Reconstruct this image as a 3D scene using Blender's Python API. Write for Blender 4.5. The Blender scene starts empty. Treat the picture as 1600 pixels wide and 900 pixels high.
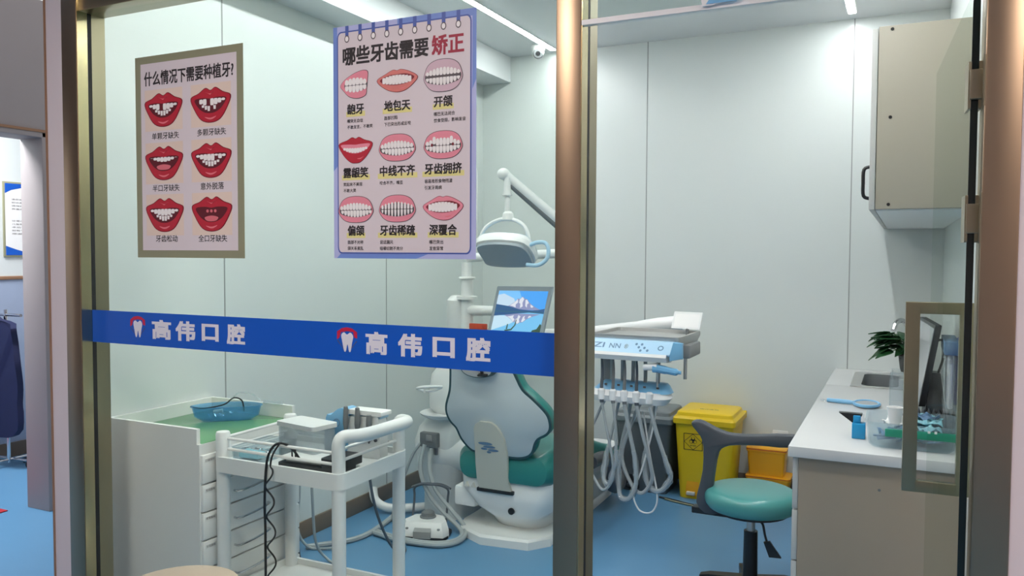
import bpy, bmesh, math, random
from mathutils import Vector, Matrix
random.seed(7)
S = bpy.context.scene
COL = S.collection
# ------------------------------------------------------------------ camera, light, exposure
H = 1.45
F, PITCH, YAW, ROLL = 1266.507, 0.0425869, 0.4501364, 0.0047085
cy, sy, cp, sp = math.cos(YAW), math.sin(YAW), math.cos(PITCH), math.sin(PITCH)
fw = Vector((-sy*cp, cy*cp, -sp)); r_ = Vector((cy, sy, 0)); u_ = r_.cross(fw)
r2 = r_*math.cos(ROLL) + u_*math.sin(ROLL); u2 = u_*math.cos(ROLL) - r_*math.sin(ROLL)
cam_d = bpy.data.cameras.new('camera'); cam = bpy.data.objects.new('camera', cam_d); COL.objects.link(cam)
cam.matrix_world = Matrix(((r2.x, u2.x, -fw.x, 0), (r2.y, u2.y, -fw.y, 0), (r2.z, u2.z, -fw.z, H), (0, 0, 0, 1)))
cam_d.sensor_width = 36; cam_d.lens = F/1600*36; cam_d.clip_start = .05
S.camera = cam
S.view_settings.view_transform = 'Standard'; S.view_settings.look = 'None'
S.view_settings.gamma = 1; S.view_settings.use_curve_mapping = False
S.view_settings.exposure = 0.34
LED, CORRIDOR, AMBIENT = 56.0, 31.0, 0.85
world = bpy.data.worlds.new('world'); S.world = world; world.use_nodes = True
world.node_tree.nodes['Background'].inputs[0].default_value = (.86, .85, .86, 1)
world.node_tree.nodes['Background'].inputs[1].default_value = AMBIENT
def area(name, loc, sx, sy_, power, color, rot=(0, 0, 0)):
    d = bpy.data.lights.new(name, 'AREA'); d.shape = 'RECTANGLE'; d.size = sx; d.size_y = sy_; d.energy = power; d.color = color
    o = bpy.data.objects.new(name, d); COL.objects.link(o); o.location = loc; o.rotation_euler = rot; return o

# ------------------------------------------------------------------ materials
def lin(c):
    return tuple((v/255/12.92 if v/255 <= .04045 else ((v/255+.055)/1.055)**2.4) for v in c)
M = {}
def mat(name, rgb, rough=.5, metal=0, spec=.5, noise=.04, scale=6, emit=0, coat=0, bump=0):
    m = bpy.data.materials.new(name); m.use_nodes = True; nt = m.node_tree; b = nt.nodes['Principled BSDF']
    c = lin(rgb)
    if noise:
        tc = nt.nodes.new('ShaderNodeTexCoord'); n = nt.nodes.new('ShaderNodeTexNoise'); n.inputs['Scale'].default_value = scale
        n.inputs['Detail'].default_value = 3
        nt.links.new(tc.outputs['Object'], n.inputs['Vector'])
        mx = nt.nodes.new('ShaderNodeMix'); mx.data_type = 'RGBA'
        mx.inputs[6].default_value = (*[v*(1-noise) for v in c], 1); mx.inputs[7].default_value = (*[min(1, v*(1+noise)) for v in c], 1)
        nt.links.new(n.outputs['Fac'], mx.inputs[0]); nt.links.new(mx.outputs[2], b.inputs['Base Color'])
        if bump:
            bp = nt.nodes.new('ShaderNodeBump'); bp.inputs['Strength'].default_value = bump; bp.inputs['Distance'].default_value = .004
            nt.links.new(n.outputs['Fac'], bp.inputs['Height']); nt.links.new(bp.outputs[0], b.inputs['Normal'])
    else:
        b.inputs['Base Color'].default_value = (*c, 1)
    b.inputs['Roughness'].default_value = rough; b.inputs['Metallic'].default_value = metal
    b.inputs['Specular IOR Level'].default_value = spec; b.inputs['Coat Weight'].default_value = coat
    if emit:
        b.inputs['Emission Color'].default_value = (*c, 1); b.inputs['Emission Strength'].default_value = emit
    M[name] = m; return m
def clear(name, tint, base=.03, edge=.5, rough=.0, haze=0, hazecol=(220, 230, 235)):
    m = bpy.data.materials.new(name); m.use_nodes = True; nt = m.node_tree; nt.nodes.clear()
    out = nt.nodes.new('ShaderNodeOutputMaterial'); t = nt.nodes.new('ShaderNodeBsdfTransparent'); g = nt.nodes.new('ShaderNodeBsdfGlossy')
    t.inputs[0].default_value = (*tint, 1); g.inputs['Roughness'].default_value = rough
    lw = nt.nodes.new('ShaderNodeLayerWeight'); lw.inputs[0].default_value = .5
    p = nt.nodes.new('ShaderNodeMath'); p.operation = 'POWER'; p.inputs[1].default_value = 5; nt.links.new(lw.outputs['Facing'], p.inputs[0])
    a = nt.nodes.new('ShaderNodeMath'); a.operation = 'MULTIPLY_ADD'; a.inputs[1].default_value = edge; a.inputs[2].default_value = base
    nt.links.new(p.outputs[0], a.inputs[0])
    body = t
    if haze:
        d = nt.nodes.new('ShaderNodeBsdfDiffuse'); d.inputs[0].default_value = (*lin(hazecol), 1)
        mx = nt.nodes.new('ShaderNodeMixShader'); mx.inputs[0].default_value = haze
        nt.links.new(t.outputs[0], mx.inputs[1]); nt.links.new(d.outputs[0], mx.inputs[2]); body = mx
    s = nt.nodes.new('ShaderNodeMixShader'); nt.links.new(a.outputs[0], s.inputs[0]); nt.links.new(body.outputs[0], s.inputs[1]); nt.links.new(g.outputs[0], s.inputs[2])
    nt.links.new(s.outputs[0], out.inputs[0]); M[name] = m; return m
mat('floor_vinyl', (92, 142, 180), .32, noise=.10, scale=1.6)
mat('ceiling_panel', (222, 224, 226), .35, noise=.02)
mat('wall_panel', (214, 220, 218), .28, noise=.02, scale=1.2)
mat('seam', (150, 156, 154), .5)
mat('baseboard', (112, 98, 84), .5, noise=.06)
mat('outer_wall', (216, 204, 204), .6, noise=.02)
mat('shade_grey_wall', (154, 146, 146), .6, noise=.03)  # whitish wall and door frame in shade; the shade is put into this base colour
mat('blue_dado', (158, 172, 196), .6)
mat('wood_edge', (150, 112, 84), .5)
mat('bronze', (160, 138, 114), .36, metal=1, noise=.05, scale=2)
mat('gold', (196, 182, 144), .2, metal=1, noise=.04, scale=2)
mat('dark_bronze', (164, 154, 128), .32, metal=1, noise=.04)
mat('black', (26, 27, 29), .4); mat('black_rubber', (20, 20, 22), .6)
mat('white_plastic', (226, 228, 227), .35, noise=.015); mat('white_metal', (228, 228, 226), .3, noise=.015)
mat('white_gloss', (232, 234, 234), .2, noise=.01)
mat('off_white', (206, 206, 198), .45, noise=.02)
mat('chrome', (210, 212, 214), .12, metal=1, noise=0); mat('steel', (200, 200, 198), .45, metal=1, noise=.03)
mat('grey_plastic', (140, 142, 142), .45); mat('mid_grey', (112, 116, 118), .5); mat('dark_grey', (74, 78, 84), .5)
mat('hose_grey', (160, 168, 170), .5); mat('hose_dark', (78, 86, 94), .5)
mat('green_mat', (94, 146, 104), .22, noise=.05)
mat('teal', (40, 124, 120), .32, noise=.04, scale=14, coat=.2); mat('teal_light', (76, 150, 146), .3, noise=.03, scale=14, coat=.2)
mat('dark_teal', (38, 74, 80), .4)
mat('shell', (192, 202, 207), .4, noise=.02); mat('bracket', (192, 192, 182), .4)
mat('light_blue', (120, 178, 216), .3, noise=.03); mat('pale_blue', (170, 206, 230), .3); mat('sky_blue', (36, 150, 205), .35)
mat('poster_paper', (214, 204, 206), .5, noise=.015); mat('olive', (140, 140, 112), .5); mat('poster_blue', (112, 140, 205), .5)
mat('poster_lilac', (176, 182, 222), .5); mat('poster_line', (70, 92, 165), .5)
mat('ink', (34, 28, 30), .6, noise=0); mat('ink_red', (160, 40, 62), .6, noise=0); mat('ink_grey', (90, 82, 84), .6, noise=0)
mat('hilite', (222, 214, 140), .6, noise=0); mat('tile_beige', (222, 202, 186), .6, noise=0)
mat('lip_red', (182, 34, 52), .5, noise=.1, scale=60); mat('lip_dark', (120, 22, 36), .5, noise=0); mat('lip_shine', (226, 120, 128), .5, noise=0)
mat('mouth', (92, 18, 30), .6, noise=0); mat('tooth', (236, 232, 228), .4, noise=0); mat('gum', (226, 138, 152), .5, noise=.05, scale=40)
mat('gum_pale', (206, 176, 186), .5, noise=0); mat('lip_coral', (212, 120, 112), .5, noise=.05, scale=40); mat('tongue', (214, 110, 118), .5, noise=0)
mat('band_blue', (10, 86, 188), .35, noise=.02); mat('band_white', (222, 220, 226), .4, noise=0); mat('band_red', (196, 30, 64), .4, noise=0)
mat('yellow', (236, 198, 20), .38, noise=.03); mat('amber', (238, 170, 24), .38, noise=.03); mat('red_line', (200, 70, 40), .4)
mat('bin_grey', (84, 92, 96), .45); mat('bin_grey_light', (112, 120, 124), .4)
mat('cabinet_beige', (166, 152, 134), .5, noise=.03, scale=3); mat('upper_beige', (168, 162, 146), .5, noise=.02, scale=3); mat('cabinet_grey', (196, 196, 192), .45)
mat('worktop', (208, 209, 208), .25, noise=.02)
mat('basin', (138, 142, 144), .35, metal=.2)
mat('leaf', (44, 92, 52), .35, noise=.25, scale=20); mat('stem', (70, 110, 60), .5); mat('pot', (96, 98, 96), .5); mat('soil', (50, 40, 32), .9)
mat('screen_grey', (176, 178, 180), .15); mat('rubber_grey', (82, 84, 86), .6)
mat('mask_teal', (150, 208, 220), .7, noise=.05); mat('tub_green', (34, 136, 110), .35); mat('paper_white', (236, 236, 234), .6); mat('tool_blue', (96, 128, 160), .4)
mat('navy', (18, 26, 66), .6, noise=.12, scale=8); mat('mat_red', (176, 30, 44), .6); mat('beige_vinyl', (194, 181, 160), .45)
mat('violet_blue', (64, 84, 168), .4)
mat('frame_grey', (150, 160, 168), .4)
mat('led', (250, 252, 252), .5, noise=0, emit=LED)
mat('lamp_warm', (255, 240, 232), .5, noise=0, emit=CORRIDOR)
for n, c, e in (('scr_sky', (70, 160, 245), 1.0), ('scr_sky_pale', (205, 225, 250), .9), ('scr_sky_mid', (120, 190, 250), 1.0), ('scr_hill', (38, 92, 150), .8), ('scr_snow', (228, 226, 240), .95),
                ('scr_rock', (146, 150, 196), .9), ('scr_water', (120, 195, 245), .95), ('scr_water_pale', (200, 226, 248), .95), ('scr_tree', (60, 92, 70), .7), ('scr_shore', (52, 112, 130), .8)):
    mat(n, c, .4, noise=0, emit=e*.9)
    M[n].node_tree.nodes['Principled BSDF'].inputs['Base Color'].default_value = (.02, .02, .02, 1)
clear('pane', (.935, .965, .945), base=.012, edge=.35)
clear('door_pane', (.93, .955, .94), base=.008, edge=.05)
clear('acrylic', (.95, .97, .98), base=.03, edge=.35, haze=.10)
clear('tub_clear', (.92, .96, .975), base=.04, edge=.3, haze=.13, hazecol=(205, 224, 232))
clear('blue_clear', (.62, .82, .94), base=.04, edge=.3, haze=.22, hazecol=(120, 178, 220))
clear('film', (.92, .94, .95), base=.03, edge=.3, haze=.25)
mat('glass_edge', (14, 30, 24), .2, noise=0)

# ------------------------------------------------------------------ geometry helpers
class G:
    def __init__(s): s.b = bmesh.new(); s.mi = 0; s.mats = []
    def use(s, m):
        if m not in s.mats: s.mats.append(m)
        s.mi = s.mats.index(m); return s
    def face(s, vs):
        try:
            f = s.b.faces.new(vs); f.material_index = s.mi; f.smooth = True; return f
        except ValueError: return None
    def box(s, x0, x1, y0, y1, z0, z1, bev=0, seg=2):
        if x0 > x1: x0, x1 = x1, x0
        if y0 > y1: y0, y1 = y1, y0
        if z0 > z1: z0, z1 = z1, z0
        v = [s.b.verts.new(p) for p in ((x0,y0,z0),(x1,y0,z0),(x1,y1,z0),(x0,y1,z0),(x0,y0,z1),(x1,y0,z1),(x1,y1,z1),(x0,y1,z1))]
        fs = [s.face([v[i] for i in q]) for q in ((3,2,1,0),(4,5,6,7),(0,1,5,4),(1,2,6,5),(2,3,7,6),(3,0,4,7))]
        if bev:
            es = list({e for f in fs for e in f.edges})
            r = bmesh.ops.bevel(s.b, geom=es, offset=bev, segments=seg, affect='EDGES', profile=.5)
            for f in r['faces']: f.material_index = s.mi; f.smooth = True
        return s
    def ring(s, pts): return [s.b.verts.new(p) for p in pts]
    def bridge(s, a, b):
        n = len(a)
        for i in range(n): s.face([a[i], a[(i+1)%n], b[(i+1)%n], b[i]])
    def loft(s, rings, cap=True):
        R = [s.ring(r) for r in rings]
        for a, b in zip(R, R[1:]): s.bridge(a, b)
        if cap: s.face(R[0][::-1]); s.face(R[-1])
        return s
    def cyl(s, p0, p1, r0, r1=None, seg=20):
        r1 = r0 if r1 is None else r1
        p0, p1 = Vector(p0), Vector(p1); d = (p1-p0).normalized(); a = d.orthogonal().normalized(); c = d.cross(a)
        def rg(p, r): return [p + (a*math.cos(t)+c*math.sin(t))*r for t in [2*math.pi*i/seg for i in range(seg)]]
        return s.loft([rg(p0, r0), rg(p1, r1)])
    def tube(s, pts, r, seg=8, sub=5, closed=False):
        P = smooth(pts, sub, closed) if sub > 1 else [Vector(p) for p in pts]
        n = len(P); rings = []; up = None
        for i, p in enumerate(P):
            if closed: d = P[(i+1) % n]-P[i-1]
            else: d = P[min(i+1, n-1)]-P[max(i-1, 0)]
            d.normalize()
            if up is None: up = d.orthogonal().normalized()
            up = (up - d*up.dot(d)).normalized(); c = d.cross(up)
            rr = r[min(int(i/max(1, n-1)*(len(r)-1)+.5), len(r)-1)] if isinstance(r, (list, tuple)) else r
            rings.append([p+(up*math.cos(t)+c*math.sin(t))*rr for t in [2*math.pi*k/seg for k in range(seg)]])
        if closed:
            R = [s.ring(q) for q in rings]
            for i in range(n): s.bridge(R[i], R[(i+1) % n])
            return s
        return s.loft(rings)
    def lathe(s, prof, c=(0, 0, 0), seg=28, axis='z'):
        c = Vector(c); rings = []
        for r, z in prof:
            q = []
            for i in range(seg):
                t = 2*math.pi*i/seg; a, b = max(r, 1e-4)*math.cos(t), max(r, 1e-4)*math.sin(t)
                q.append(c + (Vector((a, b, z)) if axis == 'z' else Vector((a, -z, b)) if axis == '-y' else Vector((z, a, b))))
            rings.append(q)
        return s.loft(rings)
    def prism(s, poly, fr, d0, d1):
        return s.loft([[fr(u, v, d0) for u, v in poly], [fr(u, v, d1) for u, v in poly]])
    def flat(s, poly, fr, d=0):
        s.face(s.ring([fr(u, v, d) for u, v in poly])); return s
    def ell(s, c, rx, ry, rz, seg=16, rg=10):
        rings = []
        for j in range(1, rg):
            a = math.pi*j/rg
            rings.append([(c[0]+rx*math.sin(a)*math.cos(t), c[1]+ry*math.sin(a)*math.sin(t), c[2]-rz*math.cos(a)) for t in [2*math.pi*i/seg for i in range(seg)]])
        return s.loft(rings)
def smooth(pts, sub=5, closed=False):
    P = [Vector(p) for p in pts]; n = len(P); out = []
    if n < 3 and not closed: return P
    rng = n if closed else n-1
    for i in range(rng):
        if closed: a, b, c, d = P[i-1], P[i], P[(i+1) % n], P[(i+2) % n]
        else: a, b, c, d = P[max(i-1, 0)], P[i], P[i+1], P[min(i+2, n-1)]
        for k in range(sub):
            t = k/sub
            out.append(.5*((2*b)+(c-a)*t+(2*a-5*b+4*c-d)*t*t+(3*b-a-3*c+d)*t**3))
    if not closed: out.append(P[-1])
    return out
def sm2(poly, sub=4):
    return [(p.x, p.y) for p in smooth([(u, v, 0) for u, v in poly], sub, True)]
def rrect(x0, x1, y0, y1, r, n=4):
    out = []
    for cx, cy_, a0 in ((x1-r, y0+r, -90), (x1-r, y1-r, 0), (x0+r, y1-r, 90), (x0+r, y0+r, 180)):
        for k in range(n+1):
            a = math.radians(a0+90*k/n); out.append((cx+r*math.cos(a), cy_+r*math.sin(a)))
    return out
def ellp(cx, cy_, rx, ry, n=24): return [(cx+rx*math.cos(2*math.pi*i/n), cy_+ry*math.sin(2*math.pi*i/n)) for i in range(n)]
FXY = lambda u, v, d: Vector((u, v, d))          # horizontal slices, depth = z
FXZ = lambda u, v, d: Vector((u, d, v))          # upright facing -Y, depth = y
FYZ = lambda u, v, d: Vector((d, u, v))          # upright facing X, depth = x
def wloc(o):
    p = Vector((0, 0, 0))
    while o: p += o.location; o = o.parent
    return p
def obj(name, g, m=None, parent=None, flip=True):
    b = g.b
    if flip: bmesh.ops.recalc_face_normals(b, faces=b.faces[:])
    me = bpy.data.meshes.new(name)
    off = wloc(parent)
    if not parent and b.verts:
        xs = [v.co for v in b.verts]
        off = Vector(((min(p.x for p in xs)+max(p.x for p in xs))/2, (min(p.y for p in xs)+max(p.y for p in xs))/2, min(p.z for p in xs)))
    bmesh.ops.translate(b, verts=b.verts[:], vec=-off)
    b.to_mesh(me); b.free()
    for k in ([M[m]] if m else [M[k] for k in g.mats]): me.materials.append(k)
    me.set_sharp_from_angle(angle=math.radians(35))
    o = bpy.data.objects.new(name, me); COL.objects.link(o)
    if parent: o.parent = parent
    else: o.location = off
    return o
def tag(o, label, cat, group=None, kind=None):
    o['label'] = label; o['category'] = cat
    if group: o['group'] = group
    if kind: o['kind'] = kind
    return o
def thing(name, loc, label, cat, group=None):
    o = bpy.data.objects.new(name, None); COL.objects.link(o); o.location = loc; o.empty_display_size = .1
    return tag(o, label, cat, group)
def struct(name, g, m=None, parent=None, label=None):
    o = obj(name, g, m, parent)
    if not parent: o['kind'] = 'structure'
    if label: o['label'] = label
    return o
def copytree(o, parent=None):
    c = o.copy(); COL.objects.link(c); c.parent = parent
    for ch in list(o.children): copytree(ch, c)
    return c
def glyphs(s, bold=0.0):
    cu = bpy.data.curves.new('t', 'FONT'); cu.body = s; cu.size = 1; cu.offset = bold; cu.resolution_u = 3
    o = bpy.data.objects.new('t', cu); COL.objects.link(o)
    dg = bpy.context.evaluated_depsgraph_get(); me = bpy.data.meshes.new_from_object(o.evaluated_get(dg))
    vs = [tuple(v.co[:2]) for v in me.vertices]; fs = [tuple(p.vertices) for p in me.polygons]
    bpy.data.objects.remove(o); bpy.data.curves.remove(cu); bpy.data.meshes.remove(me)
    return vs, fs
def write(g, s, cx, cv, w, h, fr, d, bold=0.0):
    """lettering of width w and height h centred at (cx, cv) in the frame"""
    vs, fs = glyphs(s)
    if not vs: return g
    x0, x1 = min(v[0] for v in vs), max(v[0] for v in vs); y0, y1 = min(v[1] for v in vs), max(v[1] for v in vs)
    wx, wy = bold*w/max(x1-x0, .1), bold*h/max(y1-y0, .1)
    offs = [(0, 0)] if not bold else [(-1, -.8), (1, -.8), (1, .8), (-1, .8), (0, 0)]
    for k, (ox, oy) in enumerate(offs):
        V = [g.b.verts.new(fr(cx+((a-x0)/(x1-x0)-.5)*(w-2*abs(wx))+ox*wx, cv+((b-y0)/(y1-y0)-.5)*(h-2*abs(wy))+oy*wy, d+.00003*k)) for a, b in vs]
        for f in fs: g.face([V[i] for i in f])
    return g

# ------------------------------------------------------------------ the setting
ZC, XL, XR, YB = 2.815, -2.716, .20, 5.135
YF, YG, YR = 1.85, 1.9, 1.96
g = G(); g.box(-7.2, 2.2, -2.6, 5.3, -.06, 0); struct('floor', g, 'floor_vinyl')
g = G(); g.box(XL-.06, XR+.08, YR, YB+.06, ZC, ZC+.05); struct('ceiling', g, 'ceiling_panel')
g = G(); g.box(-7.2, 2.2, -2.6, YF, ZC+.0, ZC+.05); struct('ceiling_corridor', g, 'outer_wall')
wl = struct('wall_left', G().box(XL-.06, XL, YR, YB+.06, 0, ZC), 'wall_panel')
for y in (2.685, 3.935): obj('panel_seam', G().box(XL-.002, XL+.0015, y-.003, y+.003, .09, ZC), 'seam', wl)
wb = struct('wall_back', G().box(XL, XR+.08, YB, YB+.06, 0, ZC), 'wall_panel')
for x in (-1.516, -.287): obj('panel_seam', G().box(x-.003, x+.003, YB-.0015, YB+.002, .09, ZC), 'seam', wb)
struct('wall_right', G().box(XR, XR+.08, YR, YB, 0, ZC), 'wall_panel')
struct('baseboard_left', G().box(XL, XL+.012, YR, YB, 0, .09, .003), 'baseboard')
struct('baseboard_back', G().box(XL+.012, -.35, YB-.012, YB, 0, .09, .003), 'baseboard')
struct('trim_1', G().box(XL, -2.50, YR, YB, 2.64, ZC), 'ceiling_panel', label='boxed-in duct along the top of the left wall')
# bronze frame of the glass front
def post(name, x0, x1, side):
    o = struct(name, G().box(x0, x1, YF, YR, 0, ZC, .003), 'bronze')
    if side > 0:
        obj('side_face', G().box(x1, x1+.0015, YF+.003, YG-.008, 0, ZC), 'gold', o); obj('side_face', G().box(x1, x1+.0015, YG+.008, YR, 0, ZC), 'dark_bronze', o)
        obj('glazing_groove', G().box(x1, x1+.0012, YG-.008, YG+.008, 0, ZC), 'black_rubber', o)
    return o
post('trim_2', -2.609, -2.533, 1); post('trim_3', -.778, -.712, 1)
post('trim_4', .135, .20, 0)
struct('trim_5', G().box(-2.533, -.778, YF+.01, YR, 2.262, 2.36, .003).box(-2.533, -.778, YF+.01, YR, 2.36, ZC), 'dark_bronze', label='bronze header above the glass panel')
w1 = struct('window_1', G().box(-2.533, -.778, YG-.005, YG+.005, 0, 2.275), 'pane')
w2 = struct('window_2', G().box(-.712, .135, YF+.006, YF+.016, 2.01, ZC), 'pane')
obj('edge_channel', G().box(-.712, .135, YF+.002, YF+.02, 2.0, 2.012), 'white_metal', w2)
# corridor walls outside
struct('wall_front_left', G().box(-2.69, -2.609, YF+.002, YR, 0, ZC), 'outer_wall')
struct('trim_6', G().box(-2.70, -2.69, YF, YR, 0, ZC), 'wood_edge')
struct('wall_front_right', G().box(.20, 1.6, YF+.004, YR, 0, ZC), 'outer_wall')
struct('wall_corridor_back', G().box(-7.2, 2.2, -2.7, -2.6, 0, ZC), 'outer_wall')
struct('wall_corridor_right', G().box(2.2, 2.3, -2.6, 1.9, 0, ZC), 'outer_wall')
# doorway into the far room on the left
wf = struct('wall_far', G().box(-4.43, -4.265, .6, 2.92, 2.10, ZC).box(-4.43, -4.265, 2.92, 4.6, 0, ZC).box(-4.43, -4.265, -2.6, .6, 0, ZC), 'shade_grey_wall')
d2 = struct('door_2', G().box(-4.445, -4.255, 2.895, 2.925, 0, 2.10, .004).box(-4.445, -4.255, .6, 2.925, 2.07, 2.105, .004), 'shade_grey_wall', label='pale door frame on the left, its shade painted in as grey')
obj('frame_edge', G().box(-4.256, -4.250, .6, 2.92, 2.098, 2.112), 'wood_edge', d2)
wr = struct('wall_far_room', G().box(-5.75, -5.65, .4, 4.6, 1.27, ZC), 'wall_panel')
obj('dado', G().box(-5.75, -5.649, .4, 4.6, 0, 1.25), 'blue_dado', wr); obj('dado_rail', G().box(-5.655, -5.640, .4, 4.6, 1.25, 1.275, .003), 'wood_edge', wr)
struct('baseboard_far', G().box(-5.65, -5.635, .4, 4.6, 0, .10), 'baseboard')
struct('wall_far_end', G().box(-5.65, -4.43, 4.5, 4.6, 0, ZC), 'wall_panel')
struct('ceiling_far', G().box(-5.75, -4.43, 1.85, 4.6, ZC, ZC+.05), 'ceiling_panel')

# ------------------------------------------------------------------ ceiling lights and an added fill strip
def led(x, y0, y1, label):
    t = thing('ceiling_strip', (x, (y0+y1)/2, ZC), label, 'ceiling light', 'recessed light strips in the treatment room ceiling')
    obj('frame', G().box(x-.026, x-.018, y0-.01, y1+.01, ZC-.006, ZC).box(x+.018, x+.026, y0-.01, y1+.01, ZC-.006, ZC).box(x-.018, x+.018, y0-.01, y0, ZC-.006, ZC).box(x-.018, x+.018, y1, y1+.01, ZC-.006, ZC), 'white_metal', t)
    obj('diffuser', G().box(x-.018, x+.018, y0, y1, ZC-.008, ZC-.001), 'led', t)
led(-2.142, 2.1, 5.05, 'bright linear ceiling light leading to the dome camera')
led(-.294, 2.1, 4.99, 'bright linear ceiling light whose end shows above the counter side')
for x in (-4.6, -1.6, 1.2):
    t = thing('corridor_light', (x, .2, ZC), 'flat square lamp on the corridor ceiling', 'ceiling light', 'corridor ceiling lamps')
    obj('frame', G().box(x-.32, x+.32, -.12, .52, ZC-.015, ZC, .004), 'white_metal', t); obj('diffuser', G().box(x-.3, x+.3, -.1, .5, ZC-.02, ZC-.012), 'lamp_warm', t)
area('far_room_lamp', (-5.05, 2.6, 2.75),   .6, .6, 60, (.95, .97, 1))

t = thing('ceiling_strip', (-1.2, 2.04, ZC), 'added fill light strip, out of view along the inside of the glass front', 'ceiling light', 'recessed light strips in the treatment room ceiling')  # unseen fill strip, added to even out the room and brighten the cabinet fronts
obj('frame', G().box(-2.0, -.35, 2.005, 2.013, ZC-.006, ZC).box(-2.0, -.35, 2.067, 2.075, ZC-.006, ZC), 'white_metal', t); obj('diffuser', G().box(-2.0, -.35, 2.013, 2.067, ZC-.008, ZC-.001), 'led', t)

# ------------------------------------------------------------------ open glass door
dr = bpy.data.objects.new('door_1', None); COL.objects.link(dr); dr['kind'] = 'structure'
dr['label'] = 'glass door standing open into the room beside the right bronze post'
A, B = Vector((.121, 1.9)), Vector((.080, 2.72)); D = (B-A).normalized(); N = Vector((-D.y, D.x))   # N points to -X
def DF(s, z, d): p = A + D*s + N*d; return Vector((p.x, p.y, z))
g = G(); g.prism([(.004, .01), (.82, .01), (.82, 1.985), (.004, 1.985)], DF, -.006, .006); obj('glass_leaf', g, 'door_pane', dr)
g = G(); g.prism([(0, .01), (.0045, .01), (.0045, 1.985), (0, 1.985)], DF, -.0068, .0068); obj('edge_seal', g, 'glass_edge', dr)
s0, zt, zb, bw = .60, 1.322, .795, .036
hd = G()
hd.prism(rrect(s0-.012, s0+.012, zb, zt, .002), DF, .066-bw*.5, .066+bw*.5)
hd.prism(rrect(s0-.012, s0+.012, zb, zt, .002), DF, -.066+bw*.5, -.066-bw*.5+.0)
hd.prism(rrect(s0-.012, s0+.012, zt-.032, zt, .002), DF, -.05, .05); hd.prism(rrect(s0-.012, s0+.012, zb, zb+.032, .002), DF, -.05, .05)
obj('handle', hd, 'dark_bronze', dr)
for z in (1.795, 1.525):
    hg = G(); hg.prism(rrect(-.004, .055, z-.048, z+.048, .003), DF, .0065, .012).prism(rrect(-.004, .055, z-.048, z+.048, .003), DF, -.012, -.0065)
    hg.prism(rrect(-.014, -.002, z-.030, z+.030, .002), DF, -.020, .010)
    hg.box(.1335, .1365, YG-.05, YG+.02, z-.05, z+.05)
    hh = obj('hinge', hg, 'dark_bronze', dr); hh['label'] = 'bronze clamp hinge'

# ------------------------------------------------------------------ blue band on the glass
t = thing('sign_band', (-1.66, YG-.006, 1.137), 'blue band with white clinic lettering stuck across the glass panel', 'sign')
BF = lambda u, v, d: Vector((u, YG-.0068-d, v))
g = G().use('band_blue').box(-2.545+.013, -.779, YG-.0068, YG-.0054, 1.137, 1.248); g.use('band_white')
for x0, x1, c in ((-2.240, -2.151, '高'), (-2.131, -2.043, '伟'), (-2.015, -1.942, '口'), (-1.908, -1.832, '腔'),
                  (-1.378, -1.303, '高'), (-1.268, -1.188, '伟'), (-1.155, -1.085, '口'), (-1.051, -.977, '腔')):
    hh = .066 if c != '口' else .056
    write(g, c, (x0+x1)/2, 1.194, (x1-x0), hh, BF, .0004, bold=.04)
obj('backing', g, None, t, flip=False)
def tooth_logo(cx):
    g = G(); k = .036
    g.use('band_red').flat([(cx-k, 1.194+.004), (cx-k*.98, 1.222), (cx-k*.5, 1.232), (cx, 1.235), (cx+k*.5, 1.232), (cx+k*.98, 1.222), (cx+k, 1.204), (cx+k*.72, 1.206), (cx+k*.6, 1.222), (cx, 1.224), (cx-k*.6, 1.220), (cx-k*.75, 1.204)], BF, .0004)
    g.use('band_white').flat(sm2([(cx-.020, 1.212), (cx-.010, 1.220), (cx, 1.214), (cx+.012, 1.220), (cx+.022, 1.210), (cx+.018, 1.190), (cx+.013, 1.166), (cx+.007, 1.166), (cx+.002, 1.186), (cx-.004, 1.166), (cx-.010, 1.166), (cx-.016, 1.190)]), BF, .0008)
    for s_ in (-1, 1):
        g.use('ink_grey').flat([(cx+s_*k, 1.196), (cx+s_*k*.9, 1.196), (cx+s_*.003, 1.160), (cx, 1.157)], BF, .0003)
    obj('tooth_emblem', g, None, t, flip=False)
tooth_logo(-2.307); tooth_logo(-1.443)

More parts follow.
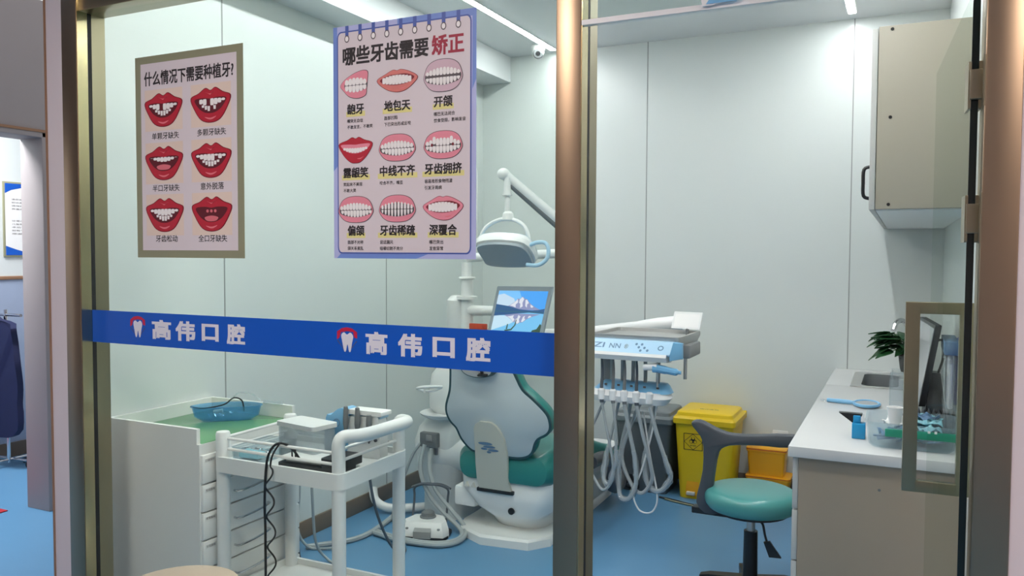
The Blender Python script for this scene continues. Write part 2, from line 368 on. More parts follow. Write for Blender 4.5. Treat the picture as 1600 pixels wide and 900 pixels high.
# ------------------------------------------------------------------ posters
def lips(g, cx, cz, w, h, fr, kind, red='lip_red'):
    P = lambda pts: [(cx+u*w, cz+v*h) for u, v in pts]
    L = .0005
    outer = [(-1, .42), (-.6, .66), (-.25, .92), (0, .78), (.25, .92), (.6, .66), (1, .42), (.82, -.2), (.48, -.78), (0, -.95), (-.48, -.78), (-.82, -.2)]
    inner = [(-.82, .32), (-.35, .40), (0, .34), (.35, .40), (.82, .32), (.6, -.15), (.3, -.40), (0, -.46), (-.3, -.40), (-.6, -.15)]
    g.use('lip_dark').flat(P(sm2([(u*1.05, v*1.05) for u, v in outer])), fr, L)
    g.use(red).flat(P(sm2(outer)), fr, L*2)
    g.use('lip_shine').flat(P(sm2([(-.25, .72), (0, .62), (.25, .74), (.1, .66), (0, .56), (-.12, .64)])), fr, L*3)
    g.flat(P(sm2([(-.3, -.66), (0, -.72), (.3, -.64), (.1, -.80), (-.1, -.80)])), fr, L*3)
    g.use('mouth').flat(P(sm2(inner)), fr, L*3)
    def top(u): return .34-.05*abs(u)**2
    def bot(u): return .30-.72*(1-(abs(u)/.85)**1.6)
    if kind == 5:
        g.use('tongue').flat(P(sm2([(-.35, -.2), (0, -.1), (.35, -.2), (.2, -.4), (-.2, -.4)])), fr, L*4)
        for u in (-.2, 0, .2): g.flat(P(ellp(u, .16, .07, .09, 10)), fr, L*4)
        return
    n = 8
    def mid(u): return .30-.34*max(0, 1-(abs(u)/.84)**2) + (.10 if kind == 2 else 0)
    for i in range(n):
        u0, u1 = -.76+1.52*i/n, -.76+1.52*(i+1)/n; um = (u0+u1)/2; gap = .010
        miss = (kind == 0 and i == 3) or (kind == 1 and i in (0, 3)) or (kind == 3 and i == 5)
        hb = mid(um)
        if kind == 3 and i == 5: hb = .22
        if not miss or kind == 3: g.use('tooth').flat(P(sm2([(u0+gap, top(um)-.03), (um, top(um)), (u1-gap, top(um)-.03), (u1-gap, hb+.03), (um, hb), (u0+gap, hb+.03)], 3)), fr, L*4)
    if kind in (0, 1, 3, 4):
        for i in range(n):
            u0, u1 = -.60+1.20*i/n, -.60+1.20*(i+1)/n; um = (u0+u1)/2
            a_, b_ = mid(um)-.03, bot(um*1.1)+.06
            if b_ < a_-.05 and not (kind == 1 and i in (4, 6)): g.use('tooth').flat(P([(u0+.010, a_), (u1-.010, a_), (u1-.02, b_), (u0+.02, b_)]), fr, L*4)
    else:
        g.use('tongue').flat(P(sm2([(-.38, -.18), (0, -.08), (.38, -.18), (.24, -.38), (-.24, -.38)])), fr, L*4)
def gums(g, cx, cz, w, h, fr, kind, col='gum', dark='ink_grey'):
    P = lambda pts: [(cx+u*w, cz+v*h) for u, v in pts]; L = .0005
    out = sm2([(-1, .1), (-.8, .66), (-.35, .95), (.35, .95), (.8, .66), (1, .1), (1, -.25), (.75, -.7), (.35, -.92), (-.35, -.92), (-.75, -.7), (-1, -.25)])
    if kind == 'bite': out = sm2([(-1.02, .0), (-.7, .45), (-.1, .82), (.5, 1.0), (.85, .85), (.82, .2), (.78, -.3), (.7, -.8), (.2, -1.0), (-.4, -.85), (-.8, -.4)])
    g.use(dark).flat(P([(u*1.03, v*1.04) for u, v in out]), fr, L); g.use(col).flat(P(out), fr, L*2)
    n = 10 if kind != 'bite' else 6
    a, b = (-.92, .92) if kind != 'bite' else (-.7, .78)
    g.use(dark).flat(P(sm2([(a-.05, .0), (a+.15, .22), (0, .42 if kind != 'bite' else .3), (b-.15, .22), (b+.05, .0), (b-.1, -.36), (0, -.56 if kind != 'bite' else -.45), (a+.1, -.36)])), fr, L*3)
    for i in range(n):
        u0, u1 = a+(b-a)*i/n, a+(b-a)*(i+1)/n; um = (u0+u1)/2
        e = 1-(abs(um)/1.05)**2; gap = .012 if kind != 'gap' else .035
        sh = .0
        if kind == 'crowd' and i in (2, 7): sh = .16
        tt, tb = .16+.36*e+sh, .0+sh*.6
        if kind == 'open': tb = .06
        g.use('tooth').flat(P(sm2([(u0+gap, tb+.03), (u0+gap, tt-.1), (um, tt), (u1-gap, tt-.1), (u1-gap, tb+.03), (um, tb-.02)], 3)), fr, L*4)
        bt, bb = -.06, -.16-.42*e
        if kind == 'open': bt = -.10
        off = .06 if kind in ('mid', 'shift') else 0
        g.flat(P(sm2([(u0+gap+off*.8, bt-.02), (um+off*.8, bt), (u1-gap+off*.8, bt-.02), (u1-gap*1.5+off*.8, bb+.1), (um+off*.8, bb), (u0+gap*1.5+off*.8, bb+.1)], 3)), fr, L*4)
    if kind == 'gap':
        g.use('ink').flat(P([(-.012, .5), (.012, .5), (.012, -.1), (-.012, -.1)]), fr, L*5)
    if kind == 'crowd':
        for u in (-.58, .55): g.use('lip_dark').flat(P(ellp(u, .02, .06, .12, 8)), fr, L*5)
def smile(g, cx, cz, w, h, fr, col, deep):
    P = lambda pts: [(cx+u*w, cz+v*h) for u, v in pts]; L = .0005
    if deep == 2:
        outer = [(-1, .45), (-.5, .75), (-.2, .95), (0, .85), (.2, .95), (.5, .75), (1, .45), (.7, -.35), (.3, -.85), (0, -.92), (-.3, -.85), (-.7, -.35)]
        inner = [(-.88, .42), (-.4, .46), (0, .42), (.4, .46), (.88, .42), (.55, -.05), (0, -.24), (-.55, -.05)]
    else:
        outer = [(-1, .1), (-.55, .55), (-.2, .8), (0, .74), (.2, .8), (.6, .6), (1, .15), (.75, -.4), (.35, -.8), (-.1, -.85), (-.6, -.55)]
        inner = [(-.85, .1), (-.4, .42), (0, .46), (.45, .46), (.86, .16), (.55, -.22), (0, -.36), (-.55, -.24)]
    g.use('lip_dark').flat(P([(u*1.03, v*1.04) for u, v in sm2(outer)]), fr, L); g.use(col).flat(P(sm2(outer)), fr, L*2)
    g.use('gum' if deep == 2 else 'lip_dark').flat(P(sm2(inner)), fr, L*3)
    n = 9
    for i in range(n):
        u0, u1 = -.72+1.44*i/n, -.72+1.44*(i+1)/n; um = (u0+u1)/2; e = 1-(abs(um)/.95)**2
        tt, tb = (.12+.12*(1-e)+.05, .30-.50*e) if deep == 2 else (.08+.32*e, -.06-.24*e)
        g.use('tooth').flat(P(sm2([(u0+.006, tb+.04), (u0+.006, tt-.03), (um, tt), (u1-.006, tt-.03), (u1-.006, tb+.04), (um, tb)], 3)), fr, L*4)
    g.use('lip_shine').flat(P(sm2([(.1, -.62), (.35, -.56), (.5, -.45), (.3, -.66)])), fr, L*3)
# -- smaller poster with olive border
x0, x1, z0, z1 = -2.302, -1.831, 1.431, 2.088; W, HH = x1-x0, z1-z0; YP = YG-.0052
t = thing('wall_poster', ((x0+x1)/2, YP, z0), 'olive-bordered poster with six red-lipped mouths, on the glass left of the blue-bordered one', 'poster')
obj('border', G().box(x0, x1, YP-.0012, YP, z0, z1), 'olive', t)
PF = lambda u, v, d: Vector((x0+u*W, YP-.0020-d, z1-v*HH))
PM = lambda u, v, d: Vector((u, YP-.0020-d, v))
g = G().use('poster_paper').box(x0+.026, x1-.026, YP-.0018, YP-.0010, z0+.024, z1-.024); g.use('ink')
write(g, '什么情况下需要种植牙?', 0, 0, 1, 1, lambda u, v, d: PF(.505+u*.83, .112-v*.072, d), 0, bold=.026)
for i, s in enumerate(('单颗牙缺失', '多颗牙缺失', '半口牙缺失', '意外脱落', '牙齿松动', '全口牙缺失')):
    c, r = i % 2, i//2; wd = (.26 if len(s) == 5 else .21)
    write(g, s, 0, 0, 1, 1, lambda u, v, d: PF((.29, .72)[c]+u*wd, (.398, .655, .905)[r]-.006*0-v*.034, d), 0, bold=.010)
obj('sheet', g, None, t, flip=False)
for i in range(6):
    c, r = i % 2, i//2; cu, cv = (.275, .715)[c], (.270, .532, .788)[r]
    g = G(); p = PF(cu, cv, 0)
    g.use('tile_beige').flat([(p.x-.085, p.z-.067), (p.x+.085, p.z-.067), (p.x+.085, p.z+.067), (p.x-.085, p.z+.067)], PM, 0)
    lips(g, p.x, p.z, .082, .056, PM, i); obj('mouth_picture', g, None, t, flip=False)
# -- larger poster with blue border and ring binding
x0, x1, z0, z1 = -1.488, -1.022, 1.434, 2.093; W, HH = x1-x0, z1-z0
t = thing('wall_poster', ((x0+x1)/2, YP, z0), 'blue-bordered poster of nine teeth pictures with a drawn ring binding on top', 'poster')
g = G(); g.use('poster_lilac').box(x0, x1, YP-.0012, YP, z0, z1)
PF2 = lambda u, v, d: Vector((x0+u*W, YP-.0012-d, z1-v*HH))
g.use('poster_blue').flat([(0, .0), (.0, .62), (.03, .60), (.03, .01), (.03, 0)], PF2, .0002).flat([(.47, 0), (1, 0), (1, .28), (.975, .32), (.975, .03), (.47, .03)], PF2, .0002)
g.flat([(.02, 1), (.60, 1), (.68, .981), (.05, .981)], PF2, .0002)
obj('border', g, None, t, flip=False)
g = G(); g.use('poster_line').flat([(u, v) for u, v in rrect(.030, .970, .022, .980, .028)], lambda u, v, d: PF2(u, v, d), .0005)
g.use('poster_paper').flat([(u, v) for u, v in rrect(.038, .962, .028, .974, .024)], lambda u, v, d: PF2(u, v, d), .0008)
PF3 = lambda u, v, d: PF2(u, v, d+.0010)
PM = lambda u, v, d: Vector((u, YP-.0024-d, v))
for i in range(9):
    u = .105+.0975*i
    g.use('poster_line').flat([(u-.012, .0), (u+.012, .0), (u+.012, .045), (u-.012, .045)], PF3, .0001)
    q = PF3(u, .056, 0); g.use('ink_grey').flat(ellp(q.x, q.z, .0085, .0105, 16), PM, .0002); g.use('tooth').flat(ellp(q.x, q.z, .0058, .0075, 14), PM, .0004)
write(g.use('ink'), '哪些牙齿需要', 0, 0, 1, 1, lambda u, v, d: PF3(.380+u*.615, .130-v*.080, d), 0, bold=.032)
U3 = (.168, .47, .785); caps = (('龅牙', '嘴突无自信', '不敢发言，不敢笑'), ('地包天', '面部凹陷', '下巴突出形成反咬'), ('开颌', '嘴巴无法闭合', '饮食受限，影响发音'),
    ('露龈笑', '笑起来不美观', '不敢大笑'), ('中线不齐', '咬合不齐，嘴歪', ''), ('牙齿拥挤', '容易堆积食物残渣', '引发牙周病'),
    ('偏颌', '面部不对称', '颌关系紊乱'), ('牙齿稀疏', '说话漏风', '咀嚼切割不充分'), ('深覆合', '嘴巴突出', '发育异常'))
VT = (.358, .630, .880); hl = g
for i, (a, b, c) in enumerate(caps):
    cu, cv = U3[i % 3], VT[i//3]; wd = {2: .125, 3: .185, 4: .25}[len(a)]
    g.use('hilite').flat([(cu-wd*.56, cv+.010), (cu+wd*.56, cv+.010), (cu+wd*.56, cv+.032), (cu-wd*.56, cv+.032)], PF3, 0)
    write(g.use('ink'), a, 0, 0, 1, 1, lambda u, v, d: PF3(cu+u*wd, cv-v*.046, d), .0004, bold=.028)
    lx = cu-wd*.5
    for k, s in enumerate((b, c)):
        if s:
            w_ = len(s)*.0235; write(g, s, 0, 0, 1, 1, lambda u, v, d: PF3(lx+w_/2+u*w_, cv+.050+.0265*k-v*.0165, d), .0002, bold=.012)
write(g.use('ink_red'), '矫正', 0, 0, 1, 1, lambda u, v, d: PF3(.815+u*.215, .130-v*.084, d), 0, bold=.034); obj('sheet', g, None, t, flip=False)
VI = (.255, .535, .790)
for i in range(9):
    p = PF3(U3[i % 3], VI[i//3], 0); g = G()
    if i == 1: smile(g, p.x, p.z, .066, .036, PM, 'lip_coral', 1)
    elif i == 3: smile(g, p.x, p.z, .058, .038, PM, 'lip_red', 2)
    elif i == 8: smile(g, p.x, p.z, .062, .038, PM, 'gum', 1)
    else: gums(g, p.x, p.z, .058 if i else .05, (.044 if i == 2 else .038), PM, {0: 'bite', 2: 'open', 4: 'mid', 5: 'crowd', 6: 'shift', 7: 'gap'}[i], 'gum_pale' if i == 2 else 'gum')
    obj('teeth_picture', g, None, t, flip=False)
# -- blue sign at the top of the transom
t = thing('room_sign', (-.33, YF, 2.006), 'blue and white sign peeking in at the top of the open doorway', 'sign')
g = G(); g.prism([(-.432, 2.05), (-.420, 2.006), (-.395, 2.006), (-.25, 2.06), (-.25, 2.12), (-.432, 2.12)], FXZ, YF-.006, YF+.001); obj('plate', g, 'white_plastic', t)
g = G(); g.prism([(-.412, 2.009), (-.345, 2.009), (-.255, 2.062), (-.255, 2.115), (-.39, 2.04)], FXZ, YF-.0075, YF-.006); obj('panel', g, 'light_blue', t)

# ------------------------------------------------------------------ drawer cabinet on the left
X0, X1, Y0, Y1, ZR = -2.712, -2.236, 2.083, 2.60, .82
t = thing('drawer_cabinet', ((X0+X1)/2, (Y0+Y1)/2, 0), 'white drawer cabinet with a raised rim and green top mat behind the glass', 'cabinet')
g = G()
g.prism([(X0, 0), (X1, 0), (X1, .765), (X1-.012, .765), (X1-.012, ZR), (X0, ZR)], FXZ, Y0, Y0+.016)
g.prism([(X0, 0), (X1, 0), (X1, .765), (X1-.012, .765), (X1-.012, ZR), (X0, ZR)], FXZ, Y1-.016, Y1)
g.box(X0, X0+.016, Y0+.016, Y1-.016, 0, ZR).box(X0+.016, X1-.002, Y0+.016, Y1-.016, .0, .745).box(X1-.02, X1, Y0+.016, Y1-.016, .735, .765)
obj('body', g, 'white_metal', t)
obj('top_mat', G().box(X0+.017, X1-.004, Y0+.018, Y1-.018, .745, .768, .002), 'green_mat', t)
zs = [.730, .622, .520, .418, .314, .208, .06]
for k in range(6):
    za, zb_ = zs[k+1]+.003, zs[k]-.003
    d = obj('drawer', G().box(X1-.002, X1+.012, Y0+.004, Y1-.004, za, zb_, .003), 'white_metal', t)
    zc = (za+zb_)/2
    if k: obj('handle', G().tube([(X1+.012, 2.235, zc-.005), (X1+.030, 2.245, zc-.007), (X1+.034, 2.32, zc-.004), (X1+.030, 2.40, zc+.004), (X1+.012, 2.41, zc+.004)], .0045, 8, 4), 'chrome', d)
    lg = G(); lg.use('paper_white').box(X1+.012, X1+.0128, Y0+.012, Y0+.062, zb_-.028, zb_-.012)
    FL = lambda u, v, d: Vector((X1+.0130+d, Y0+.037+u, zb_-.020+v))
    write(lg.use('ink_grey'), ('口镜探针', '充填器械', '根管器械', '牙周器械', '修复器械', '其他用品')[k], 0, 0, .042, .010, FL, .0002)
    obj('name_label', lg, None, d, flip=False)
# blue instrument dish with the black lead
t = thing('instrument_dish', (-2.46, 2.47, .77), 'translucent blue kidney dish holding a black cord, on the green cabinet mat', 'dish')
c0, ax = Vector((-2.475, 2.455)), Vector((.80, .60))
by = Vector((-ax.y, ax.x))
def dish(k, z, n=28):
    out = []
    for i in range(n):
        a = 2*math.pi*i/n; u = math.cos(a)*.135*k; v = math.sin(a)*.062*k - .018*math.cos(a)**2
        p = c0+ax*u+by*v; out.append((p.x, p.y, z))
    return out
obj('shell', G().loft([dish(.72, .7700), dish(.93, .786), dish(1.0, .823), dish(1.05, .826), dish(1.04, .829), dish(.97, .825), dish(.89, .788), dish(.68, .7735)]), 'blue_clear', t)
t2 = thing('black_lead', (-2.47, 2.44, .78), 'thin black cord lying curled in the blue kidney dish', 'cable')
obj('cord', G().tube([(-2.60, 2.38, .822), (-2.55, 2.40, .815), (-2.48, 2.44, .83), (-2.455, 2.47, .855), (-2.43, 2.49, .842), (-2.42, 2.49, .80)], .003, 6, 6), 'black_rubber', t2)
obj('plug', G().cyl((-2.515, 2.42, .80), (-2.485, 2.44, .805), .008), 'off_white', t2)
t = thing('clear_rack', (-2.46, 2.63, .80), 'clear bent acrylic rack behind the drawer cabinet rim', 'rack')
obj('wire', G().tube([(-2.56, 2.565, .829), (-2.52, 2.57, .856), (-2.46, 2.58, .853), (-2.42, 2.585, .829)], .003, 6, 4), 'film', t)
obj('bar', G().box(-2.40, -2.30, 2.578, 2.59, .8205, .834, .002), 'film', t)

# ------------------------------------------------------------------ trolley
CX0, CX1, CY0, CY1, ZD = -2.19, -1.675, 2.150, 2.505, .720
t = thing('trolley', ((CX0+CX1)/2, (CY0+CY1)/2, 0), 'white treatment trolley with guard rails and thick push handle behind the glass', 'trolley')
def tray_shelf(zt, h):
    g = G(); o = rrect(CX0-.028, CX1+.028, CY0-.028, CY1+.028, .035); i = rrect(CX0-.016, CX1+.016, CY0-.016, CY1+.016, .026)
    g.loft([[(u, v, zt-h) for u, v in i], [(u, v, zt-h) for u, v in o], [(u, v, zt) for u, v in o], [(u, v, zt) for u, v in i], [(u, v, zt-.022) for u, v in i]])
    return g
obj('top_shelf', tray_shelf(ZD, .055), 'white_plastic', t)
obj('lower_shelf', tray_shelf(.22, .05), 'white_plastic', t)
for (x, y) in ((CX0, CY0), (CX1, CY0), (CX1, CY1), (CX0, CY1)):
    lg = obj('leg', G().cyl((x, y, .07), (x, y, ZD-.03), .0235), 'white_plastic', t)
    cg = G(); cg.cyl((x, y-.012, .03), (x, y+.012, .03), .03)
    ca = obj('caster', cg, 'dark_grey', t)
    if x == CX0: obj('post', G().lathe([(.0255, ZD-.01), (.0255, ZD+.078), (.022, ZD+.086), (.010, ZD+.088)], (x, y, 0), 20), 'white_plastic', t)
hb = G().tube([(CX1, CY0, ZD-.01), (CX1, CY0, ZD+.05), (CX1, CY0, ZD+.095), (CX1+.012, CY0+.012, ZD+.118), (CX1+.050, CY0+.05, ZD+.120), (CX1+.066, CY0+.13, ZD+.120), (CX1+.070, CY1-.12, ZD+.120), (CX1+.062, CY1-.04, ZD+.118), (CX1+.014, CY1-.008, ZD+.112), (CX1, CY1, ZD+.09), (CX1, CY1, ZD+.05), (CX1, CY1, ZD-.01)], .0225, 14, 5)
obj('push_handle', hb, 'white_plastic', t)
g = G()
for dz in (.025, .063):
    g.cyl((CX0, CY0, ZD+dz), (CX1, CY0, ZD+dz), .0055, seg=10).cyl((CX0, CY1, ZD+dz), (CX1, CY1, ZD+dz), .0055, seg=10).cyl((CX0, CY0, ZD+dz), (CX0, CY1, ZD+dz), .0055, seg=10).cyl((CX1, CY0, ZD+dz+.012), (CX1, CY1, ZD+dz+.012), .0055, seg=10)
obj('guard_rail', g, 'white_metal', t)
DZ = ZD-.022
# lidded box
t = thing('lidded_box', (-1.98, 2.36, DZ), 'clear box with a flat white lid standing on the trolley', 'box')

def RF(cx, cy_, ang):
    ca_, sa_ = math.cos(ang), math.sin(ang)
    return lambda u, v, d: Vector((cx+u*ca_-v*sa_, cy_+u*sa_+v*ca_, d))
fr = RF(-1.955, 2.325, -.17)
g = G(); o, i = rrect(-.098, .098, -.055, .055, .012), rrect(-.094, .094, -.051, .051, .010)
g.loft([[fr(u, v, DZ+.001) for u, v in o], [fr(u, v, DZ+.118) for u, v in o], [fr(u, v, DZ+.118) for u, v in i], [fr(u, v, DZ+.004) for u, v in i]]); obj('body', g, 'film', t)
g = G(); g.prism(rrect(-.103, .103, -.060, .060, .014), fr, DZ+.118, DZ+.134); obj('lid', g, 'white_plastic', t)
# clear tray with foil packs
t = thing('instrument_tray', (-2.10, 2.26, DZ), 'clear tray of small steel instruments at the left end of the trolley', 'tray')
fr = RF(-2.115, 2.275, .05)
g = G(); o, i = rrect(-.062, .075, -.10, .10, .012), rrect(-.059, .072, -.097, .097, .010)
g.loft([[fr(u, v, DZ+.001) for u, v in o], [fr(u*1.04, v*1.04, DZ+.05) for u, v in o], [fr(u*1.04, v*1.04, DZ+.05) for u, v in i], [fr(u, v, DZ+.004) for u, v in i]]); obj('shell', g, 'tub_clear', t)
for k in range(6):
    a = random.uniform(-.6, .6); x, y = -2.11+random.uniform(-.04, .04), 2.28+random.uniform(-.05, .05)
    o = obj('dental_instrument', G().tube([(x-.045*math.cos(a), y-.045*math.sin(a), DZ+.010+.006*k), (x, y, DZ+.014+.006*k), (x+.04*math.cos(a), y+.04*math.sin(a), DZ+.012+.006*k), (x+.05*math.cos(a), y+.05*math.sin(a), DZ+.02+.006*k)], .0035, 6, 3), 'chrome')
    tag(o, 'small steel dental instrument lying in the clear trolley tray', 'dental instrument', 'instruments in the clear trolley tray')
o = obj('blue_pack', G().box(-2.165, -2.075, 2.20, 2.24, DZ+.006, DZ+.03, .004), 'mask_teal'); tag(o, 'pale blue wrapped pack in the clear trolley tray', 'pack')
# black device and white tray under it
t = thing('black_device', (-1.84, 2.24, DZ), 'flat black device with a white cover plate lying along the front of the trolley', 'device')
fr = RF(-1.85, 2.245, .03)
g = G(); g.prism(rrect(-.125, .145, -.055, .045, .012), fr, DZ, DZ+.014).prism(rrect(.06, .15, -.055, .075, .012), fr, DZ+.014, DZ+.046); obj('body', g, 'black', t)
g = G(); g.prism(rrect(-.12, .10, -.050, .05, .01), fr, DZ+.026, DZ+.034).prism(rrect(-.11, .05, -.03, .04, .01), fr, DZ+.014, DZ+.026); obj('cover_plate', g, 'white_plastic', t)
obj('prong', G().cyl((-1.92, 2.205, DZ+.03), (-1.922, 2.205, DZ+.075), .003, seg=8).cyl((-1.905, 2.205, DZ+.03), (-1.907, 2.205, DZ+.075), .003, seg=8), 'black', t)
# coiled cable
pts = [(-1.88, 2.20, DZ+.028), (-1.885, 2.165, DZ+.075), (-1.905, 2.138, DZ+.098), (-1.935, 2.125, DZ+.085), (-1.957, 2.118, DZ+.03), (-1.962, 2.112, DZ-.10)]
pts += [(-1.960, 2.112, DZ-.2-.05*k) for k in range(8)]+[(-1.945, 2.115, .10), (-1.90, 2.12, .02)]
g = G().tube(pts, .0045, 7, 4)
P2 = [(-1.905, 2.125, DZ+.10), (-1.93, 2.118, DZ+.06)]
for k in range(44):
    a = k*.75; P2.append((-1.944+.016*math.sin(a)+.012*min(1, k/20), 2.112+.010*math.cos(a), DZ+.02-.0125*k))
g.tube(P2, .0032, 6, 3)
t = thing('coiled_cable', (-1.95, 2.12, 0), 'black coiled cable hanging over the front rail of the trolley', 'cable'); obj('cord', g, 'black_rubber', t)
# ultrasonic scaler
t = thing('ultrasonic_scaler', (-1.79, 2.43, DZ), 'pale blue and white scaler unit with three grey handpieces on the trolley', 'dental device')
FS = lambda u, v, d: Vector((u, d, v))
g = G().use('white_plastic')
g.prism([(-1.86, DZ), (-1.700, DZ), (-1.700, DZ+0.116), (-1.71, DZ+0.157), (-1.85, DZ+0.145)], FS, 2.42, 2.47).prism(rrect(-1.84, -1.69, DZ+0.157, DZ+0.174, .005), FS, 2.415, 2.48)
obj('body', g, None, t)
g = G(); g.prism(sm2([(-1.935, DZ), (-1.85, DZ), (-1.842, DZ+0.151), (-1.848, DZ+0.174), (-1.875, DZ+0.174), (-1.91, DZ+0.148), (-1.932, DZ+0.137)], 3), FS, 2.405, 2.475); obj('side_pod', g, 'light_blue', t)
g = G(); g.tube([Vector((-1.882+.014*math.cos(a), 2.404, DZ+0.122+.014*math.sin(a))) for a in [2*math.pi*i/16 for i in range(16)]], .0015, 5, 1, True); obj('round_logo', g, 'tool_blue', t)
obj('dish', G().box(-1.80, -1.70, 2.425, 2.478, DZ+0.146, DZ+0.159, .004), 'pale_blue', t)
for x, zt in ((-1.838, .188), (-1.786, .188), (-1.735, .166)):
    h_ = G().lathe([(.003, .06), (.006, .075), (.007, .10), (.011, .125), (.010, .15), (.008, zt-.003), (.004, zt)], (x, 2.402, DZ), 12); o = obj('handpiece', h_, 'mid_grey', t)
for k in range(4): obj('knob', G().cyl((-1.80+.028*k, 2.421, DZ+0.070), (-1.80+.028*k, 2.413, DZ+0.070), .006, seg=12), 'dark_grey', t)

# ------------------------------------------------------------------ dental chair
t = thing('dental_chair', (-1.78, 4.05, 0), 'green dental chair with a pale grey back shell and white base', 'dental chair')
g = G(); poly = [(-2.07, 3.70), (-2.03, 3.60), (-1.87, 3.515), (-1.62, 3.545), (-1.545, 3.65), (-1.56, 4.62), (-1.66, 4.70), (-1.98, 4.70), (-2.06, 4.60)]
cxy = Vector((-1.8, 4.1))
def shr(p, k): return [((u-cxy.x)*k+cxy.x, (v-cxy.y)*k+cxy.y) for u, v in p]
g.loft([[(u, v, 0) for u, v in poly], [(u, v, .038) for u, v in poly], [(u, v, .05) for u, v in shr(poly, .98)]]); obj('base_plate', g, 'white_plastic', t)
g = G()
def brr(x0, x1, y0, y1, r, z): return [(u, v, z) for u, v in rrect(x0, x1, y0, y1, r, 5)]
g.loft([brr(-1.90, -1.62, 3.70, 4.5, .10, .05), brr(-1.90, -1.62, 3.64, 4.52, .10, .105), brr(-1.97, -1.55, 3.60, 4.60, .10, .16), brr(-2.04, -1.525, 3.585, 4.66, .09, .25), brr(-2.05, -1.52, 3.60, 4.68, .08, .315)])
g.box(-2.085, -1.96, 3.63, 3.85, .14, .245, .015)
bd = obj('base_body', g, 'white_gloss', t)
g = G(); g.prism(ellp(-1.735, .165, .017, .017, 16), FXZ, 3.590, 3.606); pk = obj('socket', g, 'black', bd)
g = G()
for x in (-1.985, -1.945): g.prism([(x-.014, .262), (x+.014, .262), (x, .287)], FXZ, 3.578, 3.60)
obj('warning_mark', g, 'off_white', bd)
# seat
g = G()
def seat_ring(y, xa, xb, za, zb_, r):
    return [(u, y, v) for u, v in rrect(xa, xb, za, zb_, min(r, (zb_-za)/2.05), 5)]
g.loft([seat_ring(3.565, -1.98, -1.58, .34, .42, .04), seat_ring(3.578, -2.02, -1.54, .312, .45, .06), seat_ring(3.63, -2.05, -1.505, .30, .47, .07), seat_ring(3.80, -2.05, -1.49, .31, .50, .07), seat_ring(4.1, -2.04, -1.49, .30, .46, .07), seat_ring(4.4, -2.02, -1.50, .25, .36, .05), seat_ring(4.6, -1.99, -1.53, .225, .31, .04), seat_ring(4.74, -1.97, -1.55, .21, .28, .03), seat_ring(4.77, -1.93, -1.59, .22, .265, .02)])
obj('seat', g, 'teal', t)
# backrest
BP = [(-1.985, .915), (-1.997, .853), (-2.013, .769), (-2.044, .693), (-2.049, .648), (-2.033, .606), (-2.004, .575), (-1.982, .519), (-1.941, .472), (-1.906, .461), (-1.851, .460), (-1.711, .452), (-1.640, .462), (-1.603, .489), (-1.585, .533), (-1.562, .565), (-1.515, .593), (-1.495, .627), (-1.500, .678), (-1.526, .714), (-1.574, .760), (-1.620, .801), (-1.647, .862), (-1.671, .917), (-1.70, .955), (-1.80, .97), (-1.94, .965)]
bc = Vector((-1.78, .70))
def BK(u, v, d): return Vector((u, 3.55-(v-.45)*.25+d, v+d*.25))
def off_poly(P, k):
    n = len(P); out = []
    for i in range(n):
        a, b = Vector(P[i-1]), Vector(P[(i+1) % n]); d = (b-a).normalized(); nrm = Vector((-d.y, d.x))
        p = Vector(P[i]); s_ = 1 if nrm.dot(p-bc) > 0 else -1
        out.append((p.x+nrm.x*k*s_, p.y+nrm.y*k*s_))
    return out
BPs = sm2(BP, 3)
def R_(k, d): return [BK(u, v, d) for u, v in off_poly(BPs, k)]
obj('back_shell', G().loft([R_(-.006, -.004), R_(0, 0), R_(0, .006)]), 'shell', t)
obj('back_cushion', G().loft([R_(.000, .006), R_(.009, .010), R_(.012, .03), R_(.010, .06), R_(-.01, .085)]), 'teal', t)
obj('cushion_piping', G().loft([R_(.006, -.001), R_(.0105, .0), R_(.0105, .010), R_(.006, .010)]), 'dark_teal', t)
g = G(); g.loft([[BK(u, v, -.045) for u, v in ellp(-1.826, .905, .085, .040, 28)], [BK(u, v, -.018) for u, v in ellp(-1.826, .905, .098, .048, 28)], [BK(u, v, .0) for u, v in ellp(-1.826, .905, .098, .048, 28)]]); hr = obj('headrest', g, 'dark_teal', t)
g = G(); g.flat(ellp(-1.826, .905, .080, .036, 28), lambda u, v, d: BK(u, v, -.0455)); obj('headrest_pad', g, 'screen_grey', hr)
g = G(); g.prism(rrect(-1.815, -1.765, .880, .890, .004), BK, -.062, -.046).prism(rrect(-1.800, -1.788, .886, .925, .003), BK, -.056, -.046); obj('release_lever', g, 'black', hr)
# bracket
rings = []
for z, y, x0_, x1_ in ((.268, 3.572, -1.905, -1.728), (.32, 3.560, -1.912, -1.738), (.40, 3.545, -1.912, -1.735), (.46, 3.528, -1.905, -1.728), (.54, 3.508, -1.90, -1.735), (.585, 3.497, -1.897, -1.755), (.610, 3.490, -1.885, -1.775), (.624, 3.487, -1.86, -1.80)):
    rings.append([(x0_, y, z), (x1_, y, z), (x1_, y+.018, z+.002), (x0_, y+.018, z+.002)])
obj('back_bracket', G().loft(rings), 'bracket', t)
g = G()
for (u, v, a_, b_) in ((-1.84, .512, .040, .008), (-1.82, .496, .034, .007), (-1.85, .484, .018, .006), (-1.80, .480, .030, .007), (-1.825, .468, .012, .006)): g.flat(ellp(u, v, a_, b_, 16), lambda u, v, d: Vector((u, 3.545-(v-.40)*.262-.0035, v)))
obj('bracket_print', g, 'tool_blue', t)
obj('bracket_slot', G().box(-1.918, -1.715, 3.568, 3.598, .252, .270, .003), 'black', t)
